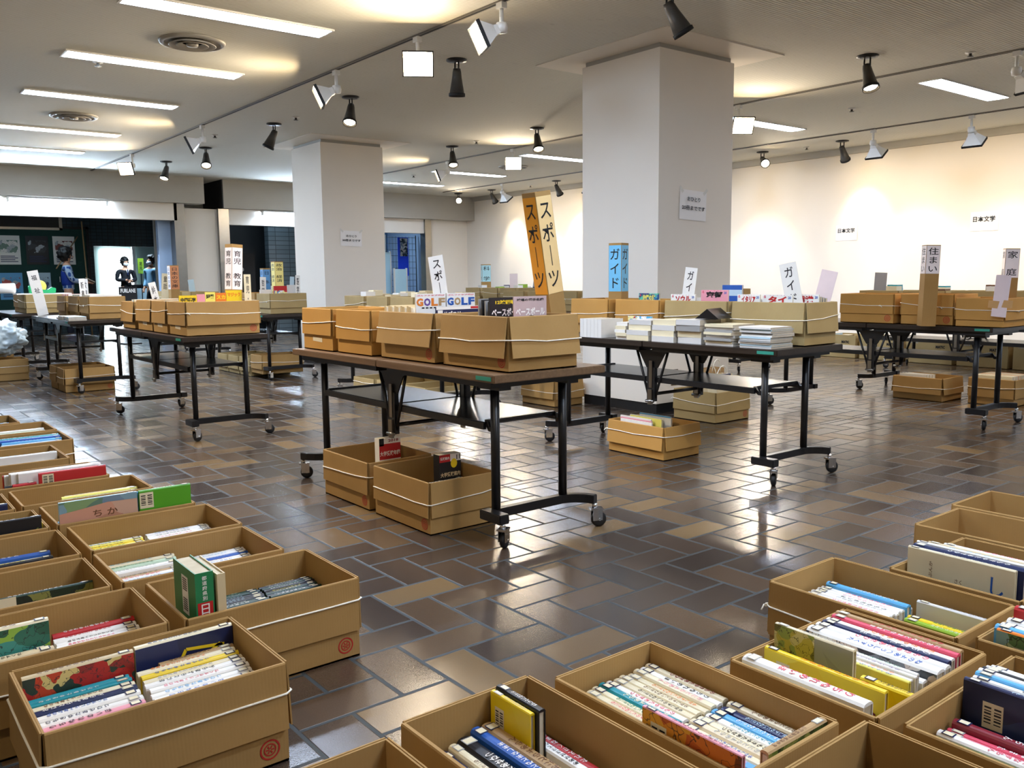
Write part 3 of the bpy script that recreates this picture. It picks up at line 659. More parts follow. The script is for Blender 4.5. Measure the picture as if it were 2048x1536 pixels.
# ================================================================== BOOKS
PAL = {'white': '#ece9e2', 'cream': '#e6dab8', 'ivory': '#ddd0ae', 'tan': '#b08f62', 'yellow': '#e8c81e', 'lemon': '#e9de6a', 'orange': '#e07a22', 'red': '#b81f22', 'crimson': '#7d1626',
       'pink': '#e59aa6', 'rose': '#d4475f', 'blue': '#2257a8', 'sky': '#5aa6d6', 'navy': '#14204a', 'teal': '#1f8f9c', 'green': '#1f7a4a', 'lime': '#8cb02c', 'dark green': '#123629', 'grey': '#9a9a98',
       'black': '#17171a', 'brown': '#6b452b', 'pale green': '#b6cbb0', 'purple': '#6a4c93', 'bright green': '#4f9a1e', 'pale blue': '#b9d2de', 'white-grey': '#d5d3cf', 'beige': '#d0bd96'}
def cm(c): return mat('print_'+c.replace(' ', '_'), PAL[c], .42, vary=.04, scale=25)
ART = {
 'monster': art_mat('monster_cover', ['#b3261e', '#b3261e', '#c4401f', '#2a3a2c', '#8f2a22', '#d9c27a'], 26),
 'crane': art_mat('navy_cover', ['#1b2348', '#202a55', '#1b2348', '#27305c'], 6, False),
 'garden': art_mat('garden_cover', ['#3f8f86', '#2f6d5c', '#c0405c', '#8fb84a', '#e08a92', '#2c5c4a'], 18),
 'dusk': art_mat('landscape_cover', ['#2e3a2a', '#3c4a30', '#8a8a4a', '#c9a65a', '#26312a'], 15),
 'ground': art_mat('underground_cover', ['#c08a6a', '#c9937a', '#b98468', '#c7a088'], 7, False),
 'reeds': art_mat('reeds_cover', ['#c9c28a', '#8f9e52', '#b8ad4e', '#e2dcb8', '#6f6a3a'], 28),
 'greybird': art_mat('grey_bird_cover', ['#8d9294', '#979c9d', '#868b8e'], 6, False),
 'party': art_mat('yellow_cover', ['#e8cc22', '#e8cc22', '#e6c61a', '#edd640'], 7, False),
 'checks': art_mat('orange_story_cover', ['#d98a2a', '#e0a030', '#7c3a1c', '#c25a26', '#2a2624', '#d9742a'], 14),
 'forest': art_mat('forest_cover', ['#4a5a26', '#6a7a32', '#2e3a1c', '#8a8a42'], 40),
 'nightsky': art_mat('night_cover', ['#15214c', '#182655', '#1a2a5a', '#101a3e'], 8, False),
 'meadow': art_mat('meadow_cover', ['#5a7a4a', '#7c9a5a', '#86a7a2', '#4a6a52', '#a8b88a'], 12),
 'photo': art_mat('photo_cover', ['#3a3e44', '#c8b8a8', '#7a828a', '#d8d4cc', '#22262c'], 22),
 'travel': art_mat('travel_cover', ['#eef0f0', '#c8303a', '#f2e6a0', '#4aa0c8', '#f4f2ee'], 30),
 'bluegreen': art_mat('island_cover', ['#1f6f9c', '#5fc0a8', '#2f8f6c', '#7fd0b8', '#164a7c'], 24)}
KANA = 'あいうえおかきくけこさしすせそたちつてとなにぬねのはひふへほまみむめもやゆよらりるれろん'
rk = random.Random(5)
TITLES = ['\n'.join(rk.choice(KANA) for _ in range(n)) for n in (7, 8, 9, 10, 11, 12, 8, 10, 9, 11)]
COVER_MESH = {}
def u_cover(L, T, D, rnd, M):
    """cover: two boards joined by a (rounded) spine on top"""
    b = MB(); h = T/2; w = min(.0022, T*.18); rr = min(h*.45, .006)*rnd
    out = [(-h, .0)]; 
    if rnd: out += [(-h, D-rr*1.2), (-h*.72, D-rr*.35), (-h*.3, D-.0002), (h*.3, D-.0002), (h*.72, D-rr*.35), (h, D-rr*1.2)]
    else: out += [(-h, D-.0004), (-h+.0006, D), (h-.0006, D), (h, D-.0004)]
    out += [(h, 0)]; inn = [(h-w, 0), (h-w, D-w-rr), (-h+w, D-w-rr), (-h+w, 0)]
    poly = out+inn
    b.prism(poly, lambda a, z, d: (d, a, z), -L/2, L/2)
    n = len(poly)
    # first quad = -Y board, remember the boards so they can carry the cover picture
    for k in range(n):
        if k == 0: b.mi[k] = 1
        if k == len(out)-2: b.mi[k] = 2
    return b
def book(name, label, x, y, z, rz, L, T, D, col, title=None, tcol='black', art=None, art2=None, sticker=True, rnd=1, group=None, cat='book', lean=0, tl=.55, detail=True):
    """spine up, spine along local x, call-number sticker at the +x end"""
    b = u_cover(L, T, D, rnd, None)
    ms = [cm(col), ART[art] if art else cm(col), ART[art2] if art2 else cm(col)]
    o = b.build(name, ms); o.location = (x, y, z); o.rotation_euler = (lean, 0, rz); tag(o, label, cat, group)
    if not detail: return o
    w = min(.0022, T*.18); p = MB(); i = .003 if rnd else .0005
    p.box(-L/2+i, L/2-i, -T/2+w, T/2-w, .004 if rnd else .0008, D-.006-w); p.build('pages', PAGES, o)
    if title: text(title, (-L*.09, 0, D+.0006), (0, 1, 0), (-1, 0, 0), T*.64, L*tl, cm(tcol), o, 'spine_title')
    if sticker and T > .006:
        s = MB(); zc = D+.0004; a, c = L/2-.032, L/2-.008; q = T*.40
        s.face([(a, -q, zc), (c, -q, zc), (c, q, zc), (a, q, zc)], 0)
        s.face([(a+.003, -q+.0018, zc+.0003), (c-.003, -q+.0018, zc+.0003), (c-.003, q-.0018, zc+.0003), (a+.003, q-.0018, zc+.0003)], 1)
        tag(s.build('call_number_label', [cm('navy') if (hash_(label) % 3) else cm('grey'), cm('cream')], o, fix=False), 'call number sticker')
    return o
def hash_(s): return sum((i+1)*ord(c) for i, c in enumerate(s))
ORDN = ['first', 'second', 'third', 'fourth', 'fifth', 'sixth', 'seventh', 'eighth', 'ninth', 'tenth', 'eleventh', 'twelfth', 'thirteenth', 'fourteenth', 'fifteenth', 'sixteenth', 'seventeenth', 'eighteenth', 'nineteenth', 'twentieth']
def row(box, phrase, axis, a0, s0, items, group, name='picture_book', end=None, z=None, sticker=True, detail=True):
    """items: (T, L, D, colour, lettering colour[, art]); axis 'X': spines along X, stacked along +Y from s0, right ends at a0;
       axis 'Y': spines along Y, stacked along +X from s0, far ends at a0"""
    _, x0, x1, y0, y1, bz, h = BOXES[box]; zz = bz+.0065 if z is None else z; s = s0
    rnd = random.Random(phrase); gap = 0
    end = end or ('from the front' if axis == 'X' else 'from the left')
    for k, it in enumerate(items):
        T, L, D, c, tc = it[:5]; art = it[5] if len(it) > 5 else None; a2 = None
        if art == '-': s += T; gap += 1; continue
        D2 = D*(1 if art else rnd.uniform(.985, 1.015)); aa = a0-(0 if art else rnd.uniform(0, .006))
        lb = '%s book with %s lettering, %s %s %s' % (c, tc, ORDN[k-gap], end, phrase) if tc else 'plain %s book, %s %s %s' % (c, ORDN[k-gap], end, phrase)
        ti = TITLES[rnd.randrange(len(TITLES))] if tc else None
        if axis == 'X': book(name, lb, aa-L/2, s+T/2, zz, 0, L, T, D2, c, ti, tc or 'black', art, a2, sticker, 1, group, detail=detail)
        else: book(name, lb, s+T/2, aa-L/2, zz, PI/2, L, T, D2, c, ti, tc or 'black', None, art, sticker, 1, group, detail=detail)
        s += T+.0008
def flag(mb_, o, name, m, lbl=None): return tag(mb_.build(name, m, o, fix=False), lbl)
def quad_on(o, name, m, pts, lbl=None):
    b = MB(); b.face(pts); return flag(b, o, name, m, lbl)
def barcode(o, side, xc, zc, w=.038, h=.05):
    """white library label with two barcode blocks; side -1: on the -y board, +1: on the +y board"""
    T = o['bt']/2+.0006; y = side*T; b = MB()
    def q(x0, x1, z0, z1, m, e=0):
        p = [(x0, y+side*e, z0), (x1, y+side*e, z0), (x1, y+side*e, z1), (x0, y+side*e, z1)]
        b.face(p if side < 0 else p[::-1], m)
    q(xc-w/2, xc+w/2, zc-h/2, zc+h/2, 0)
    for s in (-1, 1):
        for k in range(6): q(xc+s*w*.24-w*.17, xc+s*w*.24+w*.17, zc+h*(-.30+k*.115), zc+h*(-.30+k*.115+(.07 if k % 2 else .045)), 1, .0004)
    tag(b.build('barcode_label', [cm('ivory'), cm('black')], o, fix=False), 'white barcode label')
def big(label, box, axis, a, s, L, T, D, col, title=None, tcol='black', art=None, z=None, lean=0, group='large picture books sticking up', **kw):
    _, x0, x1, y0, y1, bz, h = BOXES[box]; zz = bz+.0065 if z is None else z
    if axis == 'X': o = book('picture_book', label, a, s, zz, 0, L, T, D, col, title, tcol, art, None, True, 1, group, lean=lean, **kw)
    else: o = book('picture_book', label, s, a, zz, PI/2, L, T, D, col, title, tcol, None, art, True, 1, group, lean=lean, **kw)
    o['bt'] = T; return o
G = 'picture books packed spine up in the floor boxes'
# --- L1
o = big('red picture book of little monsters, at the back of the nearest left box', 'L1', 'X', .402, 2.128, .235, .018, .222, 'beige', TITLES[2], 'brown', 'monster')
o = big('navy picture book with a yellow crane, back right of the nearest left box', 'L1', 'X', .641, 2.128, .236, .018, .226, 'cream', TITLES[4], 'navy', 'crane')
b = MB(); T_ = -.0096
for p0, p1 in (((-.02, .12), (.085, .185)), ((-.02, .12), (.075, .13)), ((.085, .185), (.105, .13)), ((.02, .125), (.045, .16)), ((-.03, .135), (.0, .19)), ((.0, .19), (.095, .18))):
    d = Vector((p1[0]-p0[0], p1[1]-p0[1])).normalized()*.004; n = Vector((-d.y, d.x))
    b.face([(p0[0]+n.x, T_, p0[1]+n.y), (p0[0]-n.x, T_, p0[1]-n.y), (p1[0]-n.x, T_, p1[1]-n.y), (p1[0]+n.x, T_, p1[1]+n.y)])
flag(b, o, 'cover_drawing', cm('yellow'), 'yellow crane drawing')
text('はた\nらく', (-.085, -.0098, .12), (1, 0, 0), (0, 0, 1), .022, .05, cm('red'), o, 'cover_title')
row('L1', 'of the nearest box', 'X', .508, 1.93, [(.020, .225, .150, 'white', 'black'), (.020, .228, .154, 'white', 'rose'), (.022, .225, .158, 'pink', 'black'), (.022, .230, .160, 'white', 'navy'), (.022, .222, .163, 'white', 'blue'), (.020, .226, .166, 'navy', 'white'), (.022, .22, .168, 'cream', 'brown'), (.014, .225, .17, 'teal', 'white'), (.016, .225, .172, 'teal', None)], G, end='from the front in the left row')
row('L1', 'of the nearest box', 'X', .752, 1.912, [(.017, .23, .158, 'white', 'rose'), (.018, .234, .160, 'white', 'pink'), (.018, .23, .163, 'white', 'blue'), (.020, .232, .166, 'white', 'sky'), (.020, .23, .169, 'white', 'rose'), (.020, .234, .172, 'white', 'black'), (.020, .232, .175, 'ivory', 'grey'), (.018, .23, .178, 'yellow', 'blue'), (.020, .232, .181, 'cream', 'orange'), (.018, .18, .184, 'tan', 'brown')], G, end='from the front in the right row')
# --- L2: dictionary and a low dark row
def upright(label, x, y, z, wx, dy, h, col, spine, scol, m2=None, group='tall books standing upright in boxes'):
    """book standing on its tail: spine towards -Y, back cover towards -X"""
    t = thing('dictionary', label, 'book', (x, y, z), 0, group)
    c = MB(); w = .003; c.prism([(-wx/2, dy/2), (-wx/2, -dy/2), (wx/2, -dy/2), (wx/2, dy/2), (wx/2-w, dy/2), (wx/2-w, -dy/2+w), (-wx/2+w, -dy/2+w), (-wx/2+w, dy/2)], lambda a, b_, d: (a, b_, d), 0, h); c.build('cover', cm(col), t)
    p = MB(); p.box(-wx/2+w, wx/2-w, -dy/2+w, dy/2-.004, .002, h-.004); p.build('pages', PAGES, t)
    return t
t = upright('green hardback dictionary with red spine block standing in a left box', .730, 2.315, .009, .048, .175, .335, 'green', None, None)
b = MB(); b.face([(-.02, -.0882, .15), (.02, -.0882, .15), (.02, -.0882, .255), (-.02, -.0882, .255)]); flag(b, t, 'spine_block', cm('red'), 'red block with white lettering')
text('日\n本', (0, -.0887, .218), (1, 0, 0), (0, 0, 1), .03, .065, cm('white'), t, 'spine_title')
text('都道府県別'.replace('', '\n').strip(), (0, -.0885, .293), (1, 0, 0), (0, 0, 1), .013, .065, cm('white'), t, 'spine_title')
b = MB(); b.face([(-.0245, .02, .205), (-.0245, -.03, .205), (-.0245, -.03, .31), (-.0245, .02, .31)], 0)
for zz in (.215, .27):
    for k in range(6): b.face([(-.0249, .012, zz+k*.006), (-.0249, -.022, zz+k*.006), (-.0249, -.022, zz+k*.006+.0035), (-.0249, .012, zz+k*.006+.0035)], 1)
tag(b.build('barcode_label', [cm('white'), cm('black')], t, fix=False), 'white barcode label')
t = upright('thin cream hardback standing against the green dictionary', .772, 2.315, .009, .022, .19, .325, 'beige', None, None)
row('L2', 'of the dictionary box', 'X', .985, 2.41, [(.013, .19, .150, 'dark green', 'white')]*3+[(.013, .19, .152, 'black', 'pale blue')]*3+[(.013, .19, .155, 'dark green', 'pale green')]*2, G, end='from the front in the left row')
row('L2', 'of the dictionary box', 'X', 1.155, 2.41, [(.012, .165, .150, 'black', 'white'), (.012, .165, .152, 'dark green', 'white'), (.012, .165, .152, 'black', 'pale blue'), (.012, .165, .154, 'dark green', 'cream'), (.012, .165, .154, 'black', 'lemon'), (.012, .165, .156, 'black', 'white'), (.012, .165, .157, 'dark green', 'white'), (.012, .165, .158, 'black', 'cream')], G, end='from the front in the right row')
# --- L3
row('L3', 'of the third box', 'X', .862, 2.772, [(.022, .225, .15, 'cream', 'brown'), (.026, .225, .165, 'sky', 'navy'), (.024, .225, .165, 'white', 'rose'), (.018, .23, .166, 'tan', 'black'), (.024, .23, .18, 'white', 'grey'), (.022, .23, .185, 'pale green', 'green'), (.02, .23, .188, 'ivory', 'teal')], G, end='from the front in the left row')
row('L3', 'of the third box', 'X', 1.098, 2.80, [(.018, .21, .15, 'pink', 'rose'), (.018, .21, .152, 'white', 'rose'), (.018, .21, .155, 'white', 'blue'), (.018, .21, .157, 'white', 'purple'), (.018, .21, .16, 'blue', 'white'), (.018, .21, .163, 'white', 'sky'), (.016, .20, .163, 'white', 'black')], G, end='from the front in the right row')
# --- L4
row('L4', 'of the fourth box', 'X', .865, 3.245, [(.018, .22, .155, 'lemon', 'green'), (.018, .22, .157, 'yellow', 'black'), (.018, .22, .16, 'lemon', 'blue'), (.018, .22, .162, 'white', 'lime')], G, end='from the front in the left row')
row('L4', 'of the fourth box', 'X', 1.105, 3.245, [(.018, .225, .157, 'white', 'rose'), (.018, .225, .16, 'white', 'black'), (.018, .225, .162, 'white', 'purple'), (.018, .225, .164, 'white', 'teal')], G, end='from the front in the right row')
# --- L5
o = big('large picture book with grey-green hill and hiragana title, left floor boxes', 'L5', 'X', .7512, 3.418, .268, .016, .305, 'pale blue', TITLES[1], 'grey', 'ground', tl=.4)
b = MB(); b.face([(-.134, -.0085, .304), (-.134, -.0085, .262), (-.05, -.0085, .272), (.03, -.0085, .283), (.134, -.0085, .28), (.134, -.0085, .304)][::-1]); flag(b, o, 'cover_sky', art_mat('hill_cover', ['#6d8496', '#7a9aa6', '#5f7d6c', '#7d9a6a'], 12, False))
text('ち か', (.02, -.0088, .247), (1, 0, 0), (0, 0, 1), .085, .026, cm('brown'), o, 'cover_title')
o = big('tall bright green picture book with barcode label, left floor boxes', 'L5', 'X', 1.005, 3.418, .192, .016, .305, 'bright green', TITLES[3], 'white')
barcode(o, -1, -.07, .265, .05, .06)
row('L5', 'behind the green cover', 'X', 1.08, 3.432, [(.012, .205, .298, 'sky', 'white'), (.012, .205, .295, 'pale blue', 'navy'), (.016, .22, .24, 'white', 'grey')], 'tall thin books behind the green cover', end='from the front')
row('L5', 'at the left end', 'X', .71, 3.45, [(.02, .085, .225, 'white', 'grey'), (.02, .085, .22, 'sky', 'white')], G)
# --- L6
row('L6', 'in the emptier sixth box', 'X', 1.03, 3.90, [(.022, .30, .19, 'white', 'grey'), (.022, .30, .195, 'pale blue', 'navy'), (.022, .30, .2, 'lemon', 'orange'), (.022, .28, .2, 'cream', 'green')], G)
row('L6', 'in the emptier sixth box', 'X', .72, 3.79, [(.02, .15, .2, 'ivory', 'grey'), (.02, .15, .2, 'cream', 'grey')], G, end='at the left end')
# --- L7
o = big('bright red picture book with white barcode label, left floor boxes', 'L7', 'X', .825, 4.165, .27, .016, .275, 'red', TITLES[5], 'white', None); barcode(o, -1, -.10, .24, .045, .055)
row('L7', 'of the red book box', 'X', .68, 4.16, [(.02, .09, .24, 'red', 'black'), (.02, .12, .23, 'black', 'white')], G, end='from the front in the left row')
row('L7', 'behind the red cover', 'X', .95, 4.208, [(.018, .33, .275, 'white', 'rose'), (.018, .36, .27, 'white', 'grey'), (.02, .36, .272, 'white', 'black'), (.018, .38, .26, 'white-grey', 'red'), (.018, .38, .262, 'red', 'white')], G, end='from the front')
# --- L8 .. L11, M boxes
row('L8', 'of the white book box', 'X', .90, 4.88, [(.02, .30, .19, 'white', 'grey'), (.02, .38, .235, 'white', 'sky'), (.02, .30, .2, 'white-grey', 'grey'), (.02, .36, .2, 'cream', 'orange'), (.02, .36, .2, 'ivory', 'brown')], G)
row('L9', 'of the blue book box', 'X', 1.03, 5.40, [(.03, .3, .2, 'blue', 'white'), (.02, .3, .205, 'pale blue', 'navy'), (.024, .3, .21, 'sky', 'white'), (.02, .32, .22, 'blue', 'cream'), (.02, .42, .22, 'white', 'purple'), (.02, .42, .222, 'teal', 'white')], G)
row('L9', 'of the blue book box', 'X', .72, 5.40, [(.03, .14, .2, 'white', 'black'), (.02, .14, .2, 'tan', 'black')], G, end='from the front at left')
row('L10', 'of the pale green book box', 'X', 1.02, 5.85, [(.03, .3, .205, 'pale green', None), (.02, .3, .21, 'white', 'grey')], G)
row('L10', 'of the pale green book box', 'X', .71, 5.85, [(.03, .14, .20, 'sky', 'white'), (.03, .14, .21, 'white', 'blue')], G, end='from the front at left')
row('L11', 'of the farthest left box', 'X', .90, 6.28, [(.03, .42, .2, 'blue', 'white'), (.03, .42, .2, 'white', 'grey'), (.03, .4, .2, 'sky', 'white')], G)
o = big('picture book with a green and pink garden cover, second-rank left box', 'M1', 'X', .285, 2.475, .235, .022, .225, 'cream', TITLES[0], 'brown', 'garden')
row('M1', 'of the garden book box', 'X', .395, 2.345, [(.02, .22, .15, 'pale blue', 'navy'), (.03, .23, .18, 'beige', 'black', 'meadow'), (.025, .23, .165, 'cream', 'brown'), (.03, .23, .16, 'ivory', None)], G, end='from the front in the left row')
row('M1', 'of the garden book box', 'X', .622, 2.40, [(.022, .205, .15, 'white', 'black'), (.022, .205, .153, 'white', 'rose'), (.022, .205, .155, 'white', 'black'), (.022, .205, .158, 'white', 'red'), (.022, .205, .162, 'red', 'white')], G, end='from the front in the right row')
o = big('wide dark landscape picture book alone in a second-rank left box', 'M2', 'X', .46, 2.80, .26, .014, .195, 'dark green', TITLES[4], 'white', 'dusk')
quad_on(o, 'cover_band', cm('cream'), [(-.13, -.0077, .0), (-.075, -.0077, .0), (-.075, -.0077, .195), (-.13, -.0077, .195)], 'cream strip at the left')
row('M3', 'in the third second-rank box', 'X', .56, 3.23, [(.018, .27, .17, 'black', 'lemon'), (.018, .3, .165, 'cream', 'brown'), (.024, .3, .175, 'blue', 'white')], G)
o = big('large black picture book with a green plant, second-rank left box', 'M4', 'X', .43, 3.42, .26, .014, .27, 'black', TITLES[6], 'white'); quad_on(o, 'cover_plant', ART['forest'], [(.05, -.0078, .09), (.125, -.0078, .07), (.118, -.0078, .23), (.08, -.0078, .2)], 'green plant drawing')
row('M4', 'behind the black book', 'X', .57, 3.44, [(.02, .2, .24, 'yellow', 'green'), (.02, .22, .235, 'white', 'navy'), (.02, .22, .24, 'white', 'red'), (.02, .22, .23, 'green', 'white')], G)
row('M5', 'at the left edge', 'X', .51, 3.77, [(.02, .3, .25, 'navy', 'white'), (.02, .3, .22, 'white', 'grey')], G)
row('M6', 'beside the red book', 'X', .46, 4.18, [(.02, .3, .27, 'black', 'white'), (.02, .3, .24, 'cream', 'brown')], G)
# --- R2
row('R2', 'of the bottom centre box', 'Y', 1.39, .845, [(.020, .26, .140, 'tan', 'brown'), (.030, .25, .152, 'white', 'black'), (.024, .26, .150, 'navy', 'white'), (.020, .25, .158, 'cream', 'brown'), (.034, .26, .165, 'black', 'white'), (.026, .26, .172, 'blue', 'white'), (.030, .26, .172, 'tan', 'brown'), (.0345, .25, .12, 'beige', 'black', '-'), (.022, .25, .155, 'white', 'black'), (.02, .25, .15, 'red', 'white'), (.022, .25, .13, 'pale blue', 'navy')], G)
row('R2', 'of the bottom centre box', 'Y', 1.125, .845, [(.03, .20, .14, 'brown', 'white'), (.03, .20, .14, 'black', 'lemon'), (.03, .20, .15, 'navy', 'white'), (.03, .20, .145, 'cream', 'brown'), (.03, .20, .15, 'white', 'blue')], G, end='from the left in the near row')
o = big('small yellow picture book standing high in the bottom centre box', 'R2', 'Y', 1.33, 1.0425, .13, .012, .235, 'yellow', TITLES[3], 'grey', 'party', z=.0065); barcode(o, 1, .035, .185, .03, .045)
o = big('small black-spined book directly behind the yellow one, bottom centre box', 'R2', 'Y', 1.325, 1.0590, .14, .018, .242, 'black', TITLES[5], 'white')
# --- R3: two tight rows of cream spines
cs = [('cream', 'orange'), ('ivory', 'pink'), ('cream', 'teal'), ('ivory', 'rose'), ('cream', 'green'), ('teal', 'cream'), ('white', 'rose'), ('ivory', 'black'), ('cream', 'brown'), ('ivory', 'orange'), ('cream', 'pink'), ('white', 'black'), ('ivory', 'crimson')]
row('R3', 'of the packed box', 'Y', 1.345, 1.193, [(.0205, .225, .186, c, l) for c, l in cs], G, end='from the left in the far row')
cs = [('ivory', 'purple'), ('cream', 'navy'), ('black', 'white'), ('sky', 'pink'), ('cream', 'blue'), ('ivory', 'grey'), ('cream', 'black'), ('white', 'teal'), ('sky', 'white'), ('navy', 'pale blue'), ('ivory', 'brown')]
row('R3', 'of the packed box', 'Y', 1.112, 1.215, [(.0225, .19, .184, c, l) for c, l in cs], G, end='from the left in the near row')
o = big('orange and black checked picture book at the left wall of the packed box', 'R3', 'Y', .995, 1.1993, .235, .010, .262, 'pink', TITLES[9], 'crimson', 'checks'); barcode(o, 1, .075, .215, .04, .05)
o = book('picture_book', 'tan picture book with a green forest cover, across the packed box', 1.385, .895, .0065, 0, .19, .018, .232, 'tan', TITLES[2], 'brown', 'forest', None, True, 1, 'large picture books sticking up'); 
# --- R4
o = big('thick white picture book with pink printing along the left wall, right box', 'R4', 'Y', 1.015, 1.592, .295, .036, .236, 'white', TITLES[0], 'rose', None, tl=.6)
row('R4', 'of the yellow book box', 'Y', 1.165, 1.558, [(.01, .2, .225, 'cream', 'grey')], G, end='from the left')
o = big('yellow picture book with big red letters, right floor boxes', 'R4', 'Y', 1.005, 1.648, .29, .016, .245, 'yellow', TITLES[1], 'orange', 'party'); barcode(o, 1, .095, .20, .035, .045)
text('お\nば\nけ', (-.105, .0092, .135), (-1, 0, 0), (0, 0, 1), .05, .13, cm('crimson'), o, 'cover_title')
b = MB(); b.face([(.055, .009, .21), (-.0, .009, .20), (-.0, .009, .14), (.055, .009, .14)]); b.face([(.0, .009, .16), (-.045, .009, .15), (-.06, .009, .10), (.0, .009, .10)]); flag(b, o, 'cover_drawing', art_mat('black_white_print', ['#161616', '#1d1d20', '#ddd8c8', '#2a4a6a'], 30), 'black and white drawing')
o = big('pale picture book with reeds and a crane, standing tall in right box', 'R4', 'Y', 1.07, 1.713, .20, .014, .278, 'ivory', TITLES[4], 'grey', 'greybird'); quad_on(o, 'cover_reeds', ART['reeds'], [(.1, .0078, .05), (-.01, .0078, .05), (-.005, .0078, .277), (.1, .0078, .277)], 'reeds drawing')
o = big('small yellow book with a cat drawing, near the grey crane book', 'R4', 'Y', .90, 1.735, .125, .02, .215, 'yellow', TITLES[6], 'black', 'party')
row('R4', 'of the yellow book box', 'Y', 1.165, 1.765, [(.010, .29, .225, 'lemon', 'blue'), (.010, .29, .225, 'white', 'orange'), (.010, .29, .226, 'white', 'purple'), (.010, .29, .228, 'white', 'green'), (.022, .30, .215, 'white', 'red'), (.034, .32, .236, 'white', 'blue', 'photo'), (.026, .32, .24, 'white', 'rose'), (.02, .31, .235, 'navy', 'white'), (.02, .31, .24, 'white', 'orange'), (.02, .31, .242, 'rose', 'white'), (.018, .31, .246, 'tan', 'red')], G, end='from the left behind the crane')
# --- R5
row('R5', 'of the thin white row', 'Y', 1.41, 2.068, [(.017, .25, .165, 'white', l) for l in ('grey', 'black', 'rose', 'grey', 'green', 'grey', 'black', 'grey', 'rose', 'grey', 'black', 'pink')]+[(.02, .25, .166, 'white', 'rose'), (.022, .25, .176, 'sky', 'white'), (.017, .25, .16, 'white', 'black')], G)
o = big('whitish hardback lying tall at the near end, white row box', 'R5', 'Y', 1.03, 2.345, .23, .014, .185, 'white-grey', TITLES[3], 'grey', None)
row('R5', 'of the near end, white row box', 'Y', 1.15, 2.27, [(.02, .22, .15, 'lime', 'white'), (.02, .22, .152, 'yellow', 'green')], G)
# --- R6
o = big('large cream picture book with a big blue hook-shaped character, right boxes', 'R6', 'Y', 1.105, 2.50, .30, .014, .285, 'ivory', TITLES[2], 'grey')
text('し', (-.105, .0078, .225), (-1, 0, 0), (0, 0, 1), .035, .055, cm('blue'), o, 'cover_title'); text('くい', (-.105, .0078, .178), (-1, 0, 0), (0, 0, 1), .04, .022, cm('navy'), o, 'cover_title')
text('さく\nえ', (.0, .0078, .205), (-1, 0, 0), (0, 0, 1), .02, .03, cm('brown'), o, 'cover_credit'); text('ぶんか', (.08, .0078, .23), (0, 0, 1), (1, 0, 0), .05, .01, cm('brown'), o, 'cover_credit')
row('R6', 'right of the cream cover', 'Y', 1.255, 2.512, [(.026, .31, .292, 'navy', 'white'), (.012, .30, .29, 'white', 'sky')], 'books behind the big cream cover')
o = big('large plain tan picture book behind the navy spine, right boxes', 'R6', 'Y', 1.09, 2.60, .31, .014, .28, 'beige', None)
row('R6', 'right of the tan cover', 'Y', 1.255, 2.62, [(.016, .31, .245, 'white', 'rose'), (.016, .31, .25, 'white', 'grey'), (.016, .31, .245, 'white', 'red'), (.018, .3, .25, 'white', 'black'), (.018, .31, .245, 'crimson', 'white'), (.018, .31, .25, 'white', 'rose')], G)
row('R6', 'left of the cream cover', 'Y', 1.25, 2.435, [(.024, .28, .2, 'black', 'white'), (.022, .28, .195, 'dark green', 'white')], G)
# --- R7, R8, R9, R11, R12, R1
row('R7', 'in the second farthest right box', 'Y', 1.43, 2.945, [(.02, .4, .155, 'white', 'grey'), (.02, .4, .157, 'white', 'black'), (.02, .4, .16, 'white', 'orange'), (.022, .4, .17, 'grey', 'white'), (.02, .4, .172, 'white', 'brown')], G)
row('R8', 'in the farthest right box', 'Y', 1.45, 3.34, [(.022, .4, .15, 'cream', 'green'), (.022, .4, .152, 'lemon', 'grey'), (.022, .4, .155, 'white', 'grey')], G)
o = big('navy blue picture book with a white line drawing, right edge boxes', 'R9', 'Y', .628, 1.80, .29, .014, .262, 'navy', TITLES[1], 'pale blue', 'nightsky'); barcode(o, 1, .085, .20, .04, .055)
b = MB()
for k in range(16):
    a0_, a1_ = PI*k/16, PI*(k+1)/16; P = lambda rr, aa: (-.06-rr*math.cos(aa)*1.15, .0078, .10+rr*math.sin(aa))
    b.face([P(.064, a0_), P(.066, a0_), P(.066, a1_), P(.064, a1_)])
for a0_ in (.5, .95, 1.4, 1.9, 2.4): 
    c, s_ = math.cos(a0_), math.sin(a0_); b.face([(-.06-.01*c, .0078, .10+.01*s_), (-.06-.01*c-.0015, .0078, .10+.01*s_), (-.06-.06*c-.0015, .0078, .10+.06*s_), (-.06-.06*c, .0078, .10+.06*s_)])
flag(b, o, 'cover_drawing', cm('pale blue'), 'white line drawing')
row('R9', 'behind the navy cover', 'Y', .77, 1.815, [(.016, .30, .262, 'white', 'black'), (.016, .30, .264, 'sky', 'navy'), (.016, .30, .264, 'white', 'grey'), (.016, .30, .262, 'black', 'white'), (.016, .3, .264, 'white', 'grey'), (.016, .3, .26, 'white', 'sky')], G)
row('R9', 'before the navy cover', 'Y', .768, 1.60, [(.014, .30, .15, 'orange', 'black'), (.014, .30, .155, 'grey', 'white'), (.014, .30, .165, 'cream', 'brown'), (.014, .3, .175, 'rose', 'white'), (.012, .3, .18, 'green', 'white'), (.022, .3, .188, 'white', 'rose'), (.02, .3, .18, 'pink', 'rose'), (.014, .3, .18, 'rose', 'white'), (.022, .3, .19, 'crimson', 'white'), (.016, .3, .18, 'beige', 'brown')], G)
o = big('picture book with orange edges and a green meadow cover, right edge', 'R11', 'Y', .70, 2.125, .29, .014, .258, 'orange', TITLES[7], 'white', 'meadow'); barcode(o, 1, .09, .20, .035, .05)
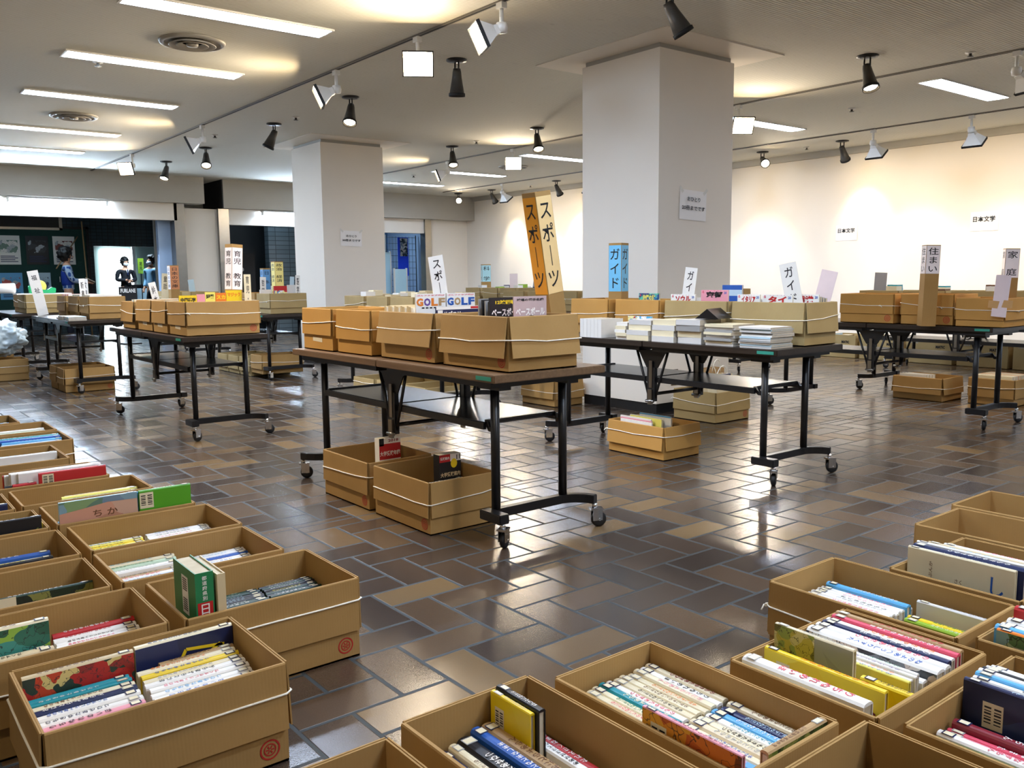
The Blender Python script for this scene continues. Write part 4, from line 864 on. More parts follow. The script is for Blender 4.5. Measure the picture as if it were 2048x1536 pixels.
row('R11', 'of the orange-edged book box', 'Y', .86, 2.14, [(.026, .30, .255, 'sky', 'pink'), (.026, .30, .252, 'white', 'grey'), (.028, .30, .262, 'white', 'black'), (.022, .3, .25, 'cream', 'orange'), (.026, .3, .272, 'red', 'teal'), (.024, .3, .262, 'white', 'navy'), (.03, .3, .25, 'white', 'rose')], G, end='from the left behind the cover')
row('R12', 'in the emptier bottom box', 'Y', .80, 1.36, [(.03, .3, .14, 'tan', 'brown'), (.026, .3, .16, 'black', 'white'), (.022, .3, .165, 'black', 'lemon')], G)
row('R1', 'in the bottom edge box', 'Y', 1.2, .50, [(.03, .3, .13, 'cream', 'brown'), (.03, .3, .13, 'white', 'blue')], G)
# --- boxes under the foreground table: exam yearbooks
EB = 'exam guide books in the boxes under the front table'
for bk, y0, nm in (('U1', 3.62, 'farther'), ('U2', 3.09, 'nearer')):
    cols = [('white', 'rose'), ('pink', 'black'), ('white', 'crimson'), ('beige', 'black'), ('white', 'red'), ('pink', 'crimson'), ('white', 'black'), ('red', 'white'), ('white', 'rose'), ('beige', 'black')]
    row(bk, 'in the %s box under the front table' % nm, 'X', 2.30, y0, [(.030, .27, .168, c, l) for c, l in cols[:7]], EB, 'exam_guide_book')
def standing_magazine(name, label, x, y, z, w, T, h, col, face, group, cat='magazine', m=None, lean=0):
    """magazine or paperback standing on its tail, front cover towards -Y (face='y') or -X (face='x')"""
    t = thing(name, label, cat, (x, y, z), 0 if face == 'y' else -PI/2, group); t.rotation_euler.x = lean if face == 'y' else 0
    c = MB(); q = .0008
    c.prism([(-w/2, -T/2), (w/2, -T/2), (w/2, -T/2+q), (-w/2+q, -T/2+q), (-w/2+q, T/2-q), (w/2, T/2-q), (w/2, T/2), (-w/2, T/2)], lambda a, b_, d: (a, b_, d), 0, h); c.build('cover', m or cm(col), t)
    p = MB(); p.box(-w/2+q, w/2-.001, -T/2+q, T/2-q, .001, h-.001); p.build('pages', PAGES, t); t['bt'] = T
    return t
def mtext(t, body, xc, zc, w, h, col, e=.0006, name='cover_title', bold=.03): return text(body, (xc, -t['bt']/2-e, zc), (1, 0, 0), (0, 0, 1), w, h, cm(col), t, name, bold)
def mband(t, x0, x1, z0, z1, m, name='cover_band', e=.0003):
    y = -t['bt']/2-e; return quad_on(t, name, m, [(x0, y, z0), (x1, y, z0), (x1, y, z1), (x0, y, z1)])
t = standing_magazine('exam_yearbook', 'thick exam yearbook with red cover, farther box under the front table', 2.235, 3.864, .0065, .125, .045, .285, 'white', 'y', 'yearbooks standing upright')
mband(t, -.0625, .0625, .175, .255, cm('red')); mtext(t, '大学受験年鑑', 0, .205, .118, .026, 'white'); mtext(t, '2018', .02, .27, .06, .014, 'crimson'); mband(t, -.0625, -.035, .245, .285, cm('black'))
t = standing_magazine('exam_yearbook', 'thick dark exam yearbook with yellow dot, nearer box under the front table', 2.245, 3.336, .0065, .12, .05, .28, 'black', 'y', 'yearbooks standing upright')
mband(t, -.06, .0, .245, .28, cm('red')); mband(t, 0, .06, .245, .28, cm('white')); mtext(t, '11', .045, .262, .02, .022, 'black'); mtext(t, '受験案内', -.03, .262, .05, .014, 'white'); mtext(t, '大学受験案内', 0, .185, .11, .022, 'beige')
b = MB(); b.face([(.02+.018*math.cos(a), -.0262, .235+.022*math.sin(a)) for a in [2*PI*k/20 for k in range(20)]]); flag(b, t, 'yellow_dot', cm('yellow'), 'yellow dot')
# ================================================================== MAGAZINES, GUIDES AND SIGNS ON THE TABLES
ZB = .7275
MG = 'sports magazines standing in the front table boxes'
t = standing_magazine('baseball_magazine', 'black baseball magazine cover standing in the near corner box', 2.33, 2.985, ZB, .182, .006, .285, 'black', 'y', MG)
mtext(t, 'ベースボール', 0, .222, .16, .034, 'white'); mtext(t, '12球団戦力', .01, .265, .14, .018, 'yellow'); 
b = MB()
for cx, s in ((-.04, 1), (.05, .8)):
    for zc, ra, rb, m in ((.185, .015, .018, 0), (.13, .042, .045, 1)): b.face([(cx+ra*s*math.cos(q), -.0036-.0002*m, zc+rb*s*math.sin(q)) for q in [2*PI*k/16 for k in range(16)]], m)
tag(b.build('cover_figures', [cm('tan'), cm('white')], t, fix=False), 'two players drawn on the cover')
t = standing_magazine('baseball_magazine', 'greyish pink baseball magazine cover standing in the near corner box', 2.425, 2.90, ZB, .182, .006, .290, 'beige', 'y', MG, m=mat('dusty_pink_cover', '#b9a3a0', .4))
mtext(t, 'ベースボール', .0, .225, .16, .034, 'white'); mtext(t, '球場の選手名鑑', 0, .275, .15, .012, 'black'); 
b = MB(); b.face([(.005+.035*math.cos(q), -.0036, .175+.034*math.sin(q)) for q in [2*PI*k/20 for k in range(20)]], 0); b.face([(.068+.02*math.cos(q), -.0038, .18+.026*math.sin(q)) for q in [2*PI*k/20 for k in range(20)]], 1)
tag(b.build('cover_figures', [cm('black'), cm('brown')], t, fix=False), 'dark cap and brown disc on the cover')
for q in range(5): standing_magazine('baseball_magazine', 'dark baseball magazine packed behind the black cover, %s from the front' % ORDN[q], 2.37, 3.02+q*.024, ZB, .182, .008, .262+.004*q, 'black' if q % 2 else 'grey', 'y', MG)
for q in range(6): standing_magazine('baseball_magazine', 'pale magazine packed low before the pink cover, %s from the front' % ORDN[q], 2.24+.0, 2.74+q*.022, ZB, .17, .012, .208, ['white', 'pink'][q % 2], 'y', MG)
for q in range(6): standing_magazine('baseball_magazine', 'pale magazine packed low at right in the near corner box, %s from the front' % ORDN[q], 2.415, 2.74+q*.022, ZB, .14, .012, .208, ['pink', 'white'][q % 2], 'y', MG)
# second box: golf magazines, a navy one in front and a row of page edges
for k, (x, c1, c2, c3) in enumerate(((2.203, 'orange', 'purple', 'left'), (2.371, 'blue', 'tan', 'right'))):
    t = standing_magazine('golf_magazine', 'white golf magazine with coloured capital letters, %s one of the pair' % c3, x, 3.385, ZB, .162, .008, .300, 'white', 'y', MG)
    for i, (ch, c) in enumerate(zip('GOLF', (c1, 'purple' if k == 0 else 'tan', 'orange' if k == 0 else 'blue', 'tan' if k == 0 else 'blue'))): mtext(t, ch, -.06+.04*i, .262, .036, .036, c, bold=.05)
    mtext(t, 'ゴルフクラブ選び', 0, .292, .15, .007, 'rose'); mtext(t, '■ ■ ■ ■ ■', 0, .236, .10, .006, 'black')
t = standing_magazine('sports_magazine', 'navy sports magazine below the golf letters', 2.305, 3.30, ZB, .26, .008, .242, 'navy', 'y', MG)
mband(t, -.13, .13, .228, .242, cm('white')); mband(t, .06, .13, .230, .240, cm('red'), e=.0005); mtext(t, 'サブスリー', -.03, .205, .12, .034, 'white'); mband(t, -.122, -.095, .18, .226, cm('white'), e=.0005)
for q in range(14): standing_magazine('sports_magazine', 'thick sports magazine showing its page edges, %s along the second box' % ORDN[q], 2.20, 3.42+q*.0185, ZB, .15, .016, .236+.004*(q % 3), 'beige' if q % 3 else 'white', 'y', MG)
for q in range(10): standing_magazine('sports_magazine', 'sports magazine low in the third box, %s from the front' % ORDN[q], 2.27, 3.78+q*.031, ZB, .18, .02, .19, ['white', 'cream', 'pink'][q % 3], 'y', MG)
for q in range(9): standing_magazine('sports_magazine', 'sports magazine low in the farthest front-table box, %s from the front' % ORDN[q], 2.26, 4.18+q*.031, ZB, .18, .02, .19, ['cream', 'white', 'sky'][q % 3], 'y', MG)
def sign_pillar(label, x, y, z, w, h, p0, p1, px, py, txt, tc='black', lean=(0, 0), body=CARD, rows=None, group='cardboard sign pillars', rz=0, fill=.86):
    """square cardboard tube with lettered paper on the two faces towards the room"""
    t = thing('sign_pillar', label, 'sign', (x, y, z+abs(w/2*math.sin(lean[1]))+.0005), rz, group); t.rotation_euler = (lean[0], lean[1], rz); k = .004; hw = w/2
    m = MB()
    for a, b_, c, d in ((-hw, -hw+k, -hw, hw), (hw-k, hw, -hw, hw), (-hw+k, hw-k, -hw, -hw+k), (-hw+k, hw-k, hw-k, hw)): m.box(a, b_, c, d, 0, h)
    m.build('tube', body, t)
    for f, c in (('x', px), ('y', py)):
        if not c: continue
        e = .0008
        if f == 'x': pts = [(-hw-e, hw*.96, p0), (-hw-e, -hw*.96, p0), (-hw-e, -hw*.96, p1), (-hw-e, hw*.96, p1)]; r = (0, -1, 0); ctr = (-hw-e-.0006, 0, (p0+p1)/2)
        else: pts = [(-hw*.96, -hw-e, p0), (hw*.96, -hw-e, p0), (hw*.96, -hw-e, p1), (-hw*.96, -hw-e, p1)]; r = (1, 0, 0); ctr = (0, -hw-e-.0006, (p0+p1)/2)
        quad_on(t, 'paper', cm(c), pts); text(txt, ctr, r, (0, 0, 1), w*.72, (p1-p0)*fill, cm(tc), t, 'lettering', .008)
    return t
PAL.update({'palelit': '#ecc98c', 'signorange': '#f0a222', 'signblue': '#74bfe6', 'signpink': '#f6ecec', 'signyellow': '#efe08a', 'cardpink': '#e9d6d6', 'cardgrey': '#a8a4a6', 'signsalmon': '#d08a5c', 'paleaqua': '#a8d0d4', 'histblue': '#5b93c4'})
sign_pillar('tall orange sign pillar lettered in katakana, leaning left above the magazines', 2.595, 2.945, .7205, .088, .745, .305, .725, 'signorange', 'palelit', 'ス\nポ\n｜\nツ', lean=(0, -.17))  # right face paper: its paler orange has the light on it painted in
sign_pillar('tall pale blue travel guide pillar before the near column', 4.165, 4.10, ZB, .095, .585, .27, .57, 'signblue', 'signblue', 'ガ\nイ\nド', rz=R(15))
sign_pillar('white childcare pillar with bold characters on the childcare table', 2.37, 6.28, ZB, .088, .625, .30, .60, 'signpink', 'signpink', '育\n児\n\n教\n育', lean=(0, .06), rz=R(13))
sign_pillar('white-topped housing pillar standing on the right edge table', 6.19, 3.06, .7205, .095, .57, .37, .565, 'signpink', 'signpink', '住\nま\nい', lean=(0, .02), rz=R(-44))
sign_pillar('household pillar behind the pink card at the right edge', 6.52, 2.66, .7275, .088, .53, .33, .525, 'signpink', 'signpink', '家\n\n庭', lean=(0, .02), rz=R(-56))
sign_pillar('pale blue science pillar in front of the far wall corner', 8.42, 11.30, ZB, .142, .575, .30, .56, 'paleaqua', 'paleaqua', '科\n\n学', rz=R(-29))
sign_pillar('pale yellow politics and law pillar beside the far column', 4.06, 9.35, ZB, .10, .57, .20, .56, 'signyellow', 'signyellow', '政\n治\n\n経\n済\n\n法\n律', fill=.92)
sign_pillar('blue Japanese history pillar in the dark opening', 4.08, 9.74, ZB, .085, .50, .20, .485, 'histblue', 'histblue', '日\n\n本\n\n史')
sign_pillar('small orange pillar in front of the steel post', 3.92, 12.55, ZB, .12, .58, .25, .57, 'signpink', 'signsalmon', '日\n本\nの\n文\n庫')
sign_pillar('salmon fashion pillar against the right wall, behind the travel guides', 6.65, 6.70, ZB, .09, .53, .23, .52, 'signsalmon', None, '生\n活\nフ\nァ\nッ\nシ\nョ\nン', fill=.93, body=CARD2)
def sign_card(label, x, y, z, w, h, col, txt=None, lean=(0, 0), rz=0, group='lettered cards standing in the boxes', tz=.5, th=.8, tw=.5):
    t = thing('sign_card', label, 'sign', (x, y, z+abs(w/2*math.sin(lean[1]))), rz, group); t.rotation_euler = (lean[0], lean[1], rz)
    bx(-w/2, w/2, -.0015, .0015, 0, h).build('card', cm(col), t)
    if txt: text(txt, (0, -.0022, h*tz), (1, 0, 0), (0, 0, 1), w*tw, h*th, cm('black'), t, 'lettering', .01)
    return t
A45 = -R(38)
sign_card('white sports card with brush katakana, leaning left beside the golf magazines', 2.313, 3.40, ZB+.005, .080, .465, 'white', 'ス\nポ\n｜\nツ', (0, -.15), 0, tz=.74, th=.44, tw=.56)
sign_card('white travel guide card behind the middle guide box', 4.115, 3.525, ZB, .075, .415, 'white', 'ガ\nイ\nド', (0, .12), A45-.5, tz=.72, th=.46)
sign_card('white travel guide card behind the near corner guide box', 4.14, 2.72, ZB, .09, .43, 'white', 'ガ\nイ\nド', (0, -.20), A45-.5, tz=.72, th=.46)
sign_card('blank pale pink card leaning right, near the right guide card', 4.275, 2.745, ZB, .085, .388, 'cardpink', None, (0, .22), A45-.5)
sign_card('blank grey card standing before the right wall', 8.05, 4.455, ZB, .11, .375, 'cardgrey', None, (0, .04), -1.2)
t = sign_card('pale pink card taped onto the nearest box of the right edge table', 6.225, 2.59, .795, .095, .28, 'cardpink', None, (0, .08), -PI/2)
quad_on(t, 'tape', mat('brown_tape', '#c79a62', .4), [(-.075, -.002, .055), (-.012, -.002, .055), (-.004, -.002, .105), (-.075, -.002, .105)], 'brown tape'); quad_on(t, 'tape', MATS['brown_tape'], [(.012, -.002, .065), (.08, -.002, .065), (.08, -.002, .115), (.022, -.002, .115)], 'brown tape')
sign_card('pale childcare card right of the big childcare pillar', 2.432, 6.10, ZB, .05, .41, 'cream', '育\n児\n・\n教', (0, -.0), 0, tz=.66, th=.62)
for x, y, w, h, c, tx, ln, nm in ((3.90, 12.95, .10, .47, 'cream', '童\n話', .08, 'pale card right of the small orange pillar'), (4.35, 13.0, .085, .38, 'pale blue', None, -.12, 'pale blue blank card before the pale pier'), (3.99, 9.62, .07, .40, 'white', '哲\n学', .03, 'small white card left of the history pillar'), (4.22, 9.39, .05, .40, 'pale blue', None, .08, 'pale blue slip right of the politics pillar'), (4.22, 9.2, .055, .415, 'white', '医\n学', .03, 'white medicine slip at the left edge of the far column'), (2.16, 9.825, .055, .40, 'white', '新\n書', -.04, 'thin white slip left of the reading person'), (2.29, 10.325, .05, .40, 'white-grey', '文\n庫', 0, 'thin slip in front of the reading person'), (2.15, 7.205, .055, .36, 'white-grey', '絵\n本', -.2, 'leaning slip at the left end of the childcare table')):
    sign_card(nm, x, y, ZB, w, h, c, tx, (0, ln), 0 if y > 8 or y < 8 else 0, tz=.72, th=.4)
t = sign_card('big white welfare board leaning left by the tape dispenser', 1.97, 10.93, .7205, .11, .50, 'white', '福\n\n祉', (0, -.16), 0, tz=.7, th=.4)
for x, y, ln, nm, c in ((5.0, 9.2, .1, 'first', 'cardpink'), (8.35, 10.5, 0, 'second', 'cardpink'), (8.4, 10.06, .14, 'third', 'cardgrey')):
    if nm == 'first': continue
    sign_card('blank %s card among the boxes between the two columns, %s from the left' % ('pink' if c == 'cardpink' else 'grey', {'second': 'first', 'third': 'second', 'fourth': 'third'}[nm]), x, y, ZB, .12, .42, c, None, (0, ln), -.6)
# travel guides whose covers rise above the guide boxes
TG = 'travel guide books in the guide table boxes'
for y, w, x, hh, m, tx, tc, nm in ((3.765, .17, 4.075, .262, 'bluegreen', '沖縄の旅', 'lemon', 'blue and green guide cover, leftmost of the guides'), (3.51, .19, 4.075, .258, None, 'ソウル', 'red', 'white guide lettered in red, left of the pink guide'), (3.255, .195, 4.075, .285, 'pink', '京都', 'black', 'pink guide cover in the middle of the guide row'), (3.06, .15, 4.065, .262, None, 'イタリア', 'red', 'white guide with four red katakana'), (2.83, .19, 4.075, .262, None, 'タイ', 'red', 'white guide with two red katakana'), (2.685, .16, 4.165, .263, None, '香港', 'red', 'white guide with red kanji, nearest the box corner')):
    t = standing_magazine('travel_guide', nm, x, y, ZB, w, .009, hh, 'white' if m != 'pink' else 'pink', 'x', TG, m=ART['bluegreen'] if m == 'bluegreen' else None)
    mtext(t, tx, .0, hh-.026, w*.62, .036, tc, bold=.05); mtext(t, 'る', -w*.42, hh-.012, .016, .014, 'rose'); mtext(t, '20', w*.40, hh-.016, .018, .014, 'blue'); mtext(t, '・・ ・ ・・', 0, hh-.004, w*.5, .003, 'rose')
t = standing_magazine('travel_guide', 'blue guide cover rising behind the pink guide', 4.18, 3.21, ZB, .140, .012, .312, 'blue', 'x', TG); mband(t, -.07, .07, .25, .285, cm('pale blue'))
for bk, y0 in (('near corner', 2.66), ('middle', 3.16), ('farther', 3.67), ('farthest', 4.09)):
    for q in range(7): 
        standing_magazine('travel_guide', 'grey-edged guide packed in the %s guide box, %s from the left side' % (bk, ORDN[q]), 4.105+q*.028 if bk == 'near corner' and q > 2 else 4.10+q*.028, y0+.19 if bk != 'near corner' else y0+.30, ZB, .20, .02, .238 if bk in ('near corner', 'middle') else .2, ['white', 'white-grey', 'cream'][q % 3], 'x', TG)
for q in range(3): standing_magazine('travel_guide', 'guide showing dark page edges beside the red kanji guide, %s along' % ORDN[q], 4.19+q*.024, 2.70, ZB, .12, .016, .25-.004*q, 'grey', 'x', TG)
# flat magazine stacks along the front edge of the guide table
SG = 'magazines lying in stacks on the guide table edge'
rs = random.Random(3)
def flat(name, label, x, y, z, lx, ly, t_, c, rz, group):
    b = MB(); b.box(-lx/2, lx/2, -ly/2, ly/2, 0, .0007); b.box(-lx/2, lx/2, -ly/2, ly/2, t_-.0007, t_); b.box(-lx/2, -lx/2+.0007, -ly/2, ly/2, .0007, t_-.0007)
    o = b.build(name, cm(c)); o.location = (x, y, z); o.rotation_euler = (0, 0, rz); tag(o, label, 'magazine', group)
    MB().box(-lx/2+.0008, lx/2-.001, -ly/2+.001, ly/2-.001, .0008, t_-.0008).build('pages', STACK, o); return o
for y, n, th, ly, nm, cols in ((3.72, 5, .020, .10, 'first', ['white', 'cream']), (3.575, 4, .030, .185, 'second', ['cream', 'white-grey']), (3.385, 4, .030, .18, 'third', ['white-grey', 'cream']), (3.195, 4, .032, .18, 'fourth', ['white-grey', 'cream', 'grey']), (2.99, 8, .0145, .20, 'fifth', ['white-grey', 'cream', 'grey']), (2.755, 11, .0095, .205, 'sixth', ['white-grey', 'pale blue', 'white', 'grey'])):
    z = .7208
    for q in range(n):
        t_ = th*rs.uniform(.85, 1.1); flat('magazine', '%s from the bottom in the %s magazine stack from the left' % (ORDN[q], nm), 3.875+rs.uniform(-.01, .01), y+rs.uniform(-.006, .006), z, .19, ly-.012, t_, cols[q % len(cols)], rs.uniform(-.03, .03), SG); z += t_+.0006
for q in range(6): standing_magazine('magazine', 'white magazine standing at the left end of the guide table, %s from the left' % ORDN[q], 3.86, 4.05-q*.032, .7205, .19, .03, .115+.0*q, 'white', 'y', SG)
t = standing_magazine('magazine', 'green and white magazine standing behind the shortest stack', 3.99, 3.76, .7205, .20, .012, .13, 'white', 'x', SG, m=ART['travel'])
b = MB(); b.prism([(-.07, 0), (.07, 0), (.0, .055)], lambda a, z, d: (d, a, z), -.09, .09); o = b.build('book', BLACK); o.location = (3.90, 3.12, .86); o.rotation_euler = (0, 0, .25); tag(o, 'black book lying open face down on top of a magazine stack', 'book')
# white leaflets on the far left table
for q in range(7):
    flat('leaflet_bundle', 'white leaflet bundle on the far left table corner, %s from the front' % ORDN[q], 1.975+.01*(q % 2), 9.36+q*.17 if q < 4 else 9.36+(q-4)*.17, .7208 if q < 4 else .7395, .16, .15, .018, ['white', 'pale blue', 'white'][q % 3], rs.uniform(-.15, .15), 'white leaflet bundles')
# childcare table: yellow titles above the front box, pale books in the rest
CB = 'childcare books in the childcare table boxes'
for x, w, c, tx, tc, h_, nm in ((2.007, .12, 'yellow', '中国語学', 'black', .268, 'yellow book lettered in black, leftmost above the childcare box'), (2.0965, .055, 'pink', None, None, .275, 'thin pink cover between two yellow books'), (2.161, .07, 'lemon', '授業', 'black', .288, 'light yellow book in the middle above the childcare box'), (2.236, .075, 'orange', 'スカ', 'yellow', .282, 'orange book beside the widest yellow one'), (2.331, .11, 'yellow', 'マジック', 'orange', .298, 'wide yellow book with orange lettering left of the childcare pillar')):
    t = standing_magazine('childcare_book', nm, x, 6.14, ZB, w, .012, h_, c, 'y', CB, 'book')
    if tx: mtext(t, tx, 0, h_-.03, w*.86, .030, tc, bold=.05)
for key, x0, y0, nm in (('D2', 2.02, 6.43, 'second'), ('D3', 2.02, 6.82, 'third'), ('D4', 2.02, 7.27, 'farthest')):
    for q in range(8): standing_magazine('childcare_book', 'pale book low in the %s childcare box, %s from the front' % (nm, ORDN[q]), x0+.17, y0+.02+q*.033, ZB, .36, .024, .222, ['white', 'cream', 'pale blue', 'white'][q % 4], 'y', CB, 'book')
for q in range(6): standing_magazine('childcare_book', 'book low in the front childcare box, %s from the front' % ORDN[q], 2.13, 6.17+q*.026, ZB, .36, .02, .222, ['white', 'pink', 'cream'][q % 3], 'y', CB, 'book')
# books in the leaflet table and history table boxes
for key, y0, n, nm, cols in (('E1', 9.44, 9, 'nearest leaflet table box', ['white', 'white', 'cream']), ('E2', 9.87, 9, 'second leaflet table box', ['white', 'pale green', 'white']), ('E3', 10.37, 9, 'third leaflet table box', ['white', 'rose', 'white'])):
    for q in range(n): standing_magazine('picture_book', 'white book filling the %s, %s from the front' % (nm, ORDN[q]), 2.275, y0+.018+q*.036, ZB, .30, .028, .235, cols[q % 3], 'y', 'books in the far left table boxes', 'book')
for x, y, c, h_, nm in ((4.02, 9.20, 'red', .30, 'red-topped book left of the politics pillar'), (4.24, 9.27, 'white-grey', .31, 'white book right of the politics pillar'), (3.93, 9.42, 'white', .26, 'low white book in the nearest history table box'), (4.17, 9.62, 'white', .30, 'white book behind the history table front box'), (4.22, 9.72, 'red', .28, 'small red book next to the far column edge')):
    t = standing_magazine('history_book', nm, x, y, ZB, .15, .02, h_, c, 'y', 'books above the history table boxes', 'book')
    if c == 'red': mband(t, -.075, .075, .2, h_-.05, ART['travel'])
for k, x, y0, nm, cols, n in (('G', 4.18, 5.99, 'box row behind the golf magazines', ['white', 'cream', 'beige'], 4), ('J', 8.35, 9.79, 'box row below the science sign', ['navy', 'white', 'lime', 'white-grey'], 4), ('K', 8.05, 2.9, 'box row behind the orange boxes', ['teal', 'white', 'brown', 'cream'], 4), ('I', 8.35, 6.35, 'box row behind the near column', ['cream', 'white', 'brown', 'white'], 4)):
    for q in range(n):
        for j in range(1 if k+str(q) == 'J3' else 3): standing_magazine('book', '%s book standing in the %s box, %s %s' % (cols[(q+j) % len(cols)], ORDN[q], nm, ['at left', 'in the middle', 'at right'][j]), x-.10+.11*j, y0+q*.45+.10*j*.5, ZB, .10, .10, .225+.012*((q*2+j) % 4), cols[(q+j) % len(cols)], 'y', 'books above the farther table boxes', 'book')
for j, (x, y, c, nm) in enumerate(((8.9, 14.2, 'navy', 'dark landscape book lying before the blue opening'), (9.3, 12.6, 'black', 'black book right of the leaning sports card'))): pass
# things tucked into the under-table boxes
for q in range(9): 
    t = standing_magazine('leaflet', 'white leaflet leaning in the small box under the guide table, %s from the left' % ORDN[q], 3.90+q*.029, 3.70+(q % 3)*.03, .0075, .26, .012, .205+.004*(q % 4), ['white', 'pink', 'white', 'lemon', 'white', 'white', 'white', 'sky', 'white'][q], 'x', 'leaflets in the small floor box', 'leaflet')
    if q == 6: mband(t, -.02, .05, .15, .195, cm('navy')); mband(t, -.10, -.05, .15, .195, cm('purple'))
for q in range(4): standing_magazine('leaflet', 'white leaflet in the squat box under the right edge table, %s from the left' % ORDN[q], 7.50+q*.03, 3.80-q*.01, .0075, .24, .012, .21, 'white', 'x', 'leaflets in the squat floor box', 'leaflet')
for q in range(8): standing_magazine('book', 'white book packed in the floor box under the right edge table, %s from the left' % ORDN[q], 7.60+q*.041, 3.17, .0075, .30, .034, .238, ['cream', 'white', 'white-grey', 'orange'][q % 4], 'x', 'white books in the right edge floor box', 'book')
# paper bags with rope handles beside the near column
def paper_bag(label, x, y, z, w, d, h, c, handles=2):
    t = thing('paper_bag', label, 'bag', (x, y, z), rz=.02, group='paper carrier bags by the near column'); m = MB(); k = .0015
    m.box(-w/2, w/2, -d/2, d/2, 0, k); m.box(-w/2, -w/2+k, -d/2, d/2, k, h); m.box(w/2-k, w/2, -d/2, d/2, k, h); m.box(-w/2, w/2, -d/2, -d/2+k, k, h); m.box(-w/2, w/2, d/2-k, d/2, k, h)
    m.build('bag_body', cm(c), t)
    for q in range(handles):
        s = -1 if q % 2 else 1; yy = s*(d/2-.003)
        a = MB(); a.tube([(-w*.25+w*.5*(1-math.cos(PI*j/12))/2, yy+s*.012*math.sin(PI*j/12), h-.03+.10*math.sin(PI*j/12)) for j in range(13)], .0035, 6); a.build('rope_handle', ROPE, t)
    return t
paper_bag('tan paper bag with white rope handles standing in the box by the column', 5.35, 4.245, .0075, .26, .10, .335, 'beige')
paper_bag('pale paper bag with papers standing at the front of the box by the column', 5.31, 4.13, .0075, .28, .085, .33, 'ivory', 0)
paper_bag('second tan paper bag with rope handles behind the table leg', 5.44, 4.37, .0075, .20, .10, .37, 'tan')
o = bx(-.06, .06, -.012, .012, 0, .20).build('notebook', cm('navy')); o.location = (5.30, 4.13, .16); tag(o, 'dark blue notebook sticking out of the pale paper bag', 'notebook')
# tape dispenser, paper roll, plastic bag at the far left
t = thing('tape_dispenser', 'green tape dispenser at the left edge of the photo', 'tape dispenser', (2.17, 12.0, .9605), 0)
m = MB(); m.prism([(-.14, 0), (.14, 0), (.15, .06), (.10, .075), (.06, .04), (-.06, .05), (-.13, .10), (-.15, .09)], lambda a, z, d: (a, d, z), -.04, .04); m.build('dispenser_base', mat('bright_green_plastic', '#16a866', .35), t, .006)
m = MB(); M = Matrix.Translation((-.03, 0, .085)) @ Matrix.Rotation(PI/2, 4, 'X'); m.lathe([(.04, -.03), (.075, -.03), (.075, .03), (.04, .03)], 28, 0, M); m.build('tape_roll', cm('lemon'), t)
bx(-.3, .3, -.14, .14, -.012, -.0005).build('dispenser_tray', cm('white'), t)
t = thing('paper_roll', 'white paper roll lying at the left photo edge', 'paper roll', (1.74, 12.02, .963), .1); M = Matrix.Rotation(PI/2, 4, 'Y') @ Matrix.Translation((-.062, 0, 0)); m = MB(); m.lathe([(.02, -.14), (.06, -.14), (.06, .14), (.02, .14)], 24, 0, M); m.build('roll', WHITE, t); m = MB(); m.lathe([(.016, -.141), (.022, -.141), (.022, .141), (.016, .141)], 18, 0, M); m.build('roll_core', cm('brown'), t)
b = bmesh.new(); bmesh.ops.create_icosphere(b, subdivisions=5, radius=1); rp = random.Random(2)
from mathutils import noise as MN
for v in b.verts:
    n_ = MN.noise(v.co*2.2)*.25+abs(MN.noise(v.co*5))*.22-abs(MN.noise(v.co*11))*.07; v.co = Vector((v.co.x*.30, v.co.y*.26, max(-.2, v.co.z*.2)))*(1+n_)
me = bpy.data.meshes.new('plastic_bag'); b.to_mesh(me); b.free(); me.materials.append(mat('crinkled_plastic', '#aebfc6', .25, vary=.5, scale=14)); [setattr(p, 'use_smooth', True) for p in me.polygons]
o = link('plastic_bag', me); zmin = min(v.co.z for v in me.vertices); o.location = (1.55, 11.45, .245-zmin); tag(o, 'crumpled clear plastic bag heaped on a floor box at the left edge', 'plastic bag')
# sheets on columns and wall, socket plate
def sheet(label, ctr, right, w, h, lines, hs, tape=True, tilt=0):
    t = thing('notice_sheet', label, 'notice', ctr, 0, 'paper notices taped to columns and wall'); rt = Vector(right); up = Vector((0, 0, 1)); n = rt.cross(up); m = MB(); K = 6
    M = Matrix.Rotation(tilt, 4, n); rt = M @ rt; up = M @ up
    P = lambda a, b_: rt*a+up*b_+n*(.002+.010*((a/w)**2)*(.5-b_/h))
    for i in range(K):
        for j in range(K):
            a0, a1 = w*(i/K-.5), w*((i+1)/K-.5); b0, b1 = h*(j/K-.5), h*((j+1)/K-.5); m.face([P(a0, b0), P(a1, b0), P(a1, b1), P(a0, b1)])
    m.build('sheet', WHITE, t, fix=False)
    for body, dz, ww in zip(lines, hs, (.48, .86) if len(lines) == 2 else (.8,)): text(body, n*.010+up*dz*h, rt, up, w*ww, h*(.15 if len(lines) == 2 else .30), INK, t, 'lettering', .02)
    if tape:
        for s in (-1, 1):
            q = MB(); c = rt*(s*w*.45)+up*(h*.5)+n*.0035; d = (rt*s+up).normalized()*.03; e = (rt-up*s).normalized()*.012
            q.face([c-d-e, c+d-e, c+d+e, c-d+e]); q.build('sticky_tape', mat('clear_tape', '#e4e2da', .2), t, fix=False)
    return t
sheet('white two-line limit notice taped high on the near column', (5.585, 4.6985, 1.655), (1, 0, 0), .325, .235, ('おひとり', '20冊までです'), (.20, -.10), tilt=-.04)
sheet('white two-line limit notice taped on the far column', (5.555, 10.3985, 1.62), (1, 0, 0), .31, .20, ('おひとり', '20冊までです'), (.16, -.12), tilt=-.03)
sheet('white literature notice on the right wall, nearest the photo edge', (XR-.003, 5.10, 1.74), (0, -1, 0), .34, .24, ('日本文学',), (.12,), False)
sheet('white literature notice on the right wall, left one of the pair', (XR-.003, 7.00, 1.68), (0, -1, 0), .33, .22, ('日本文学',), (.15,), False)
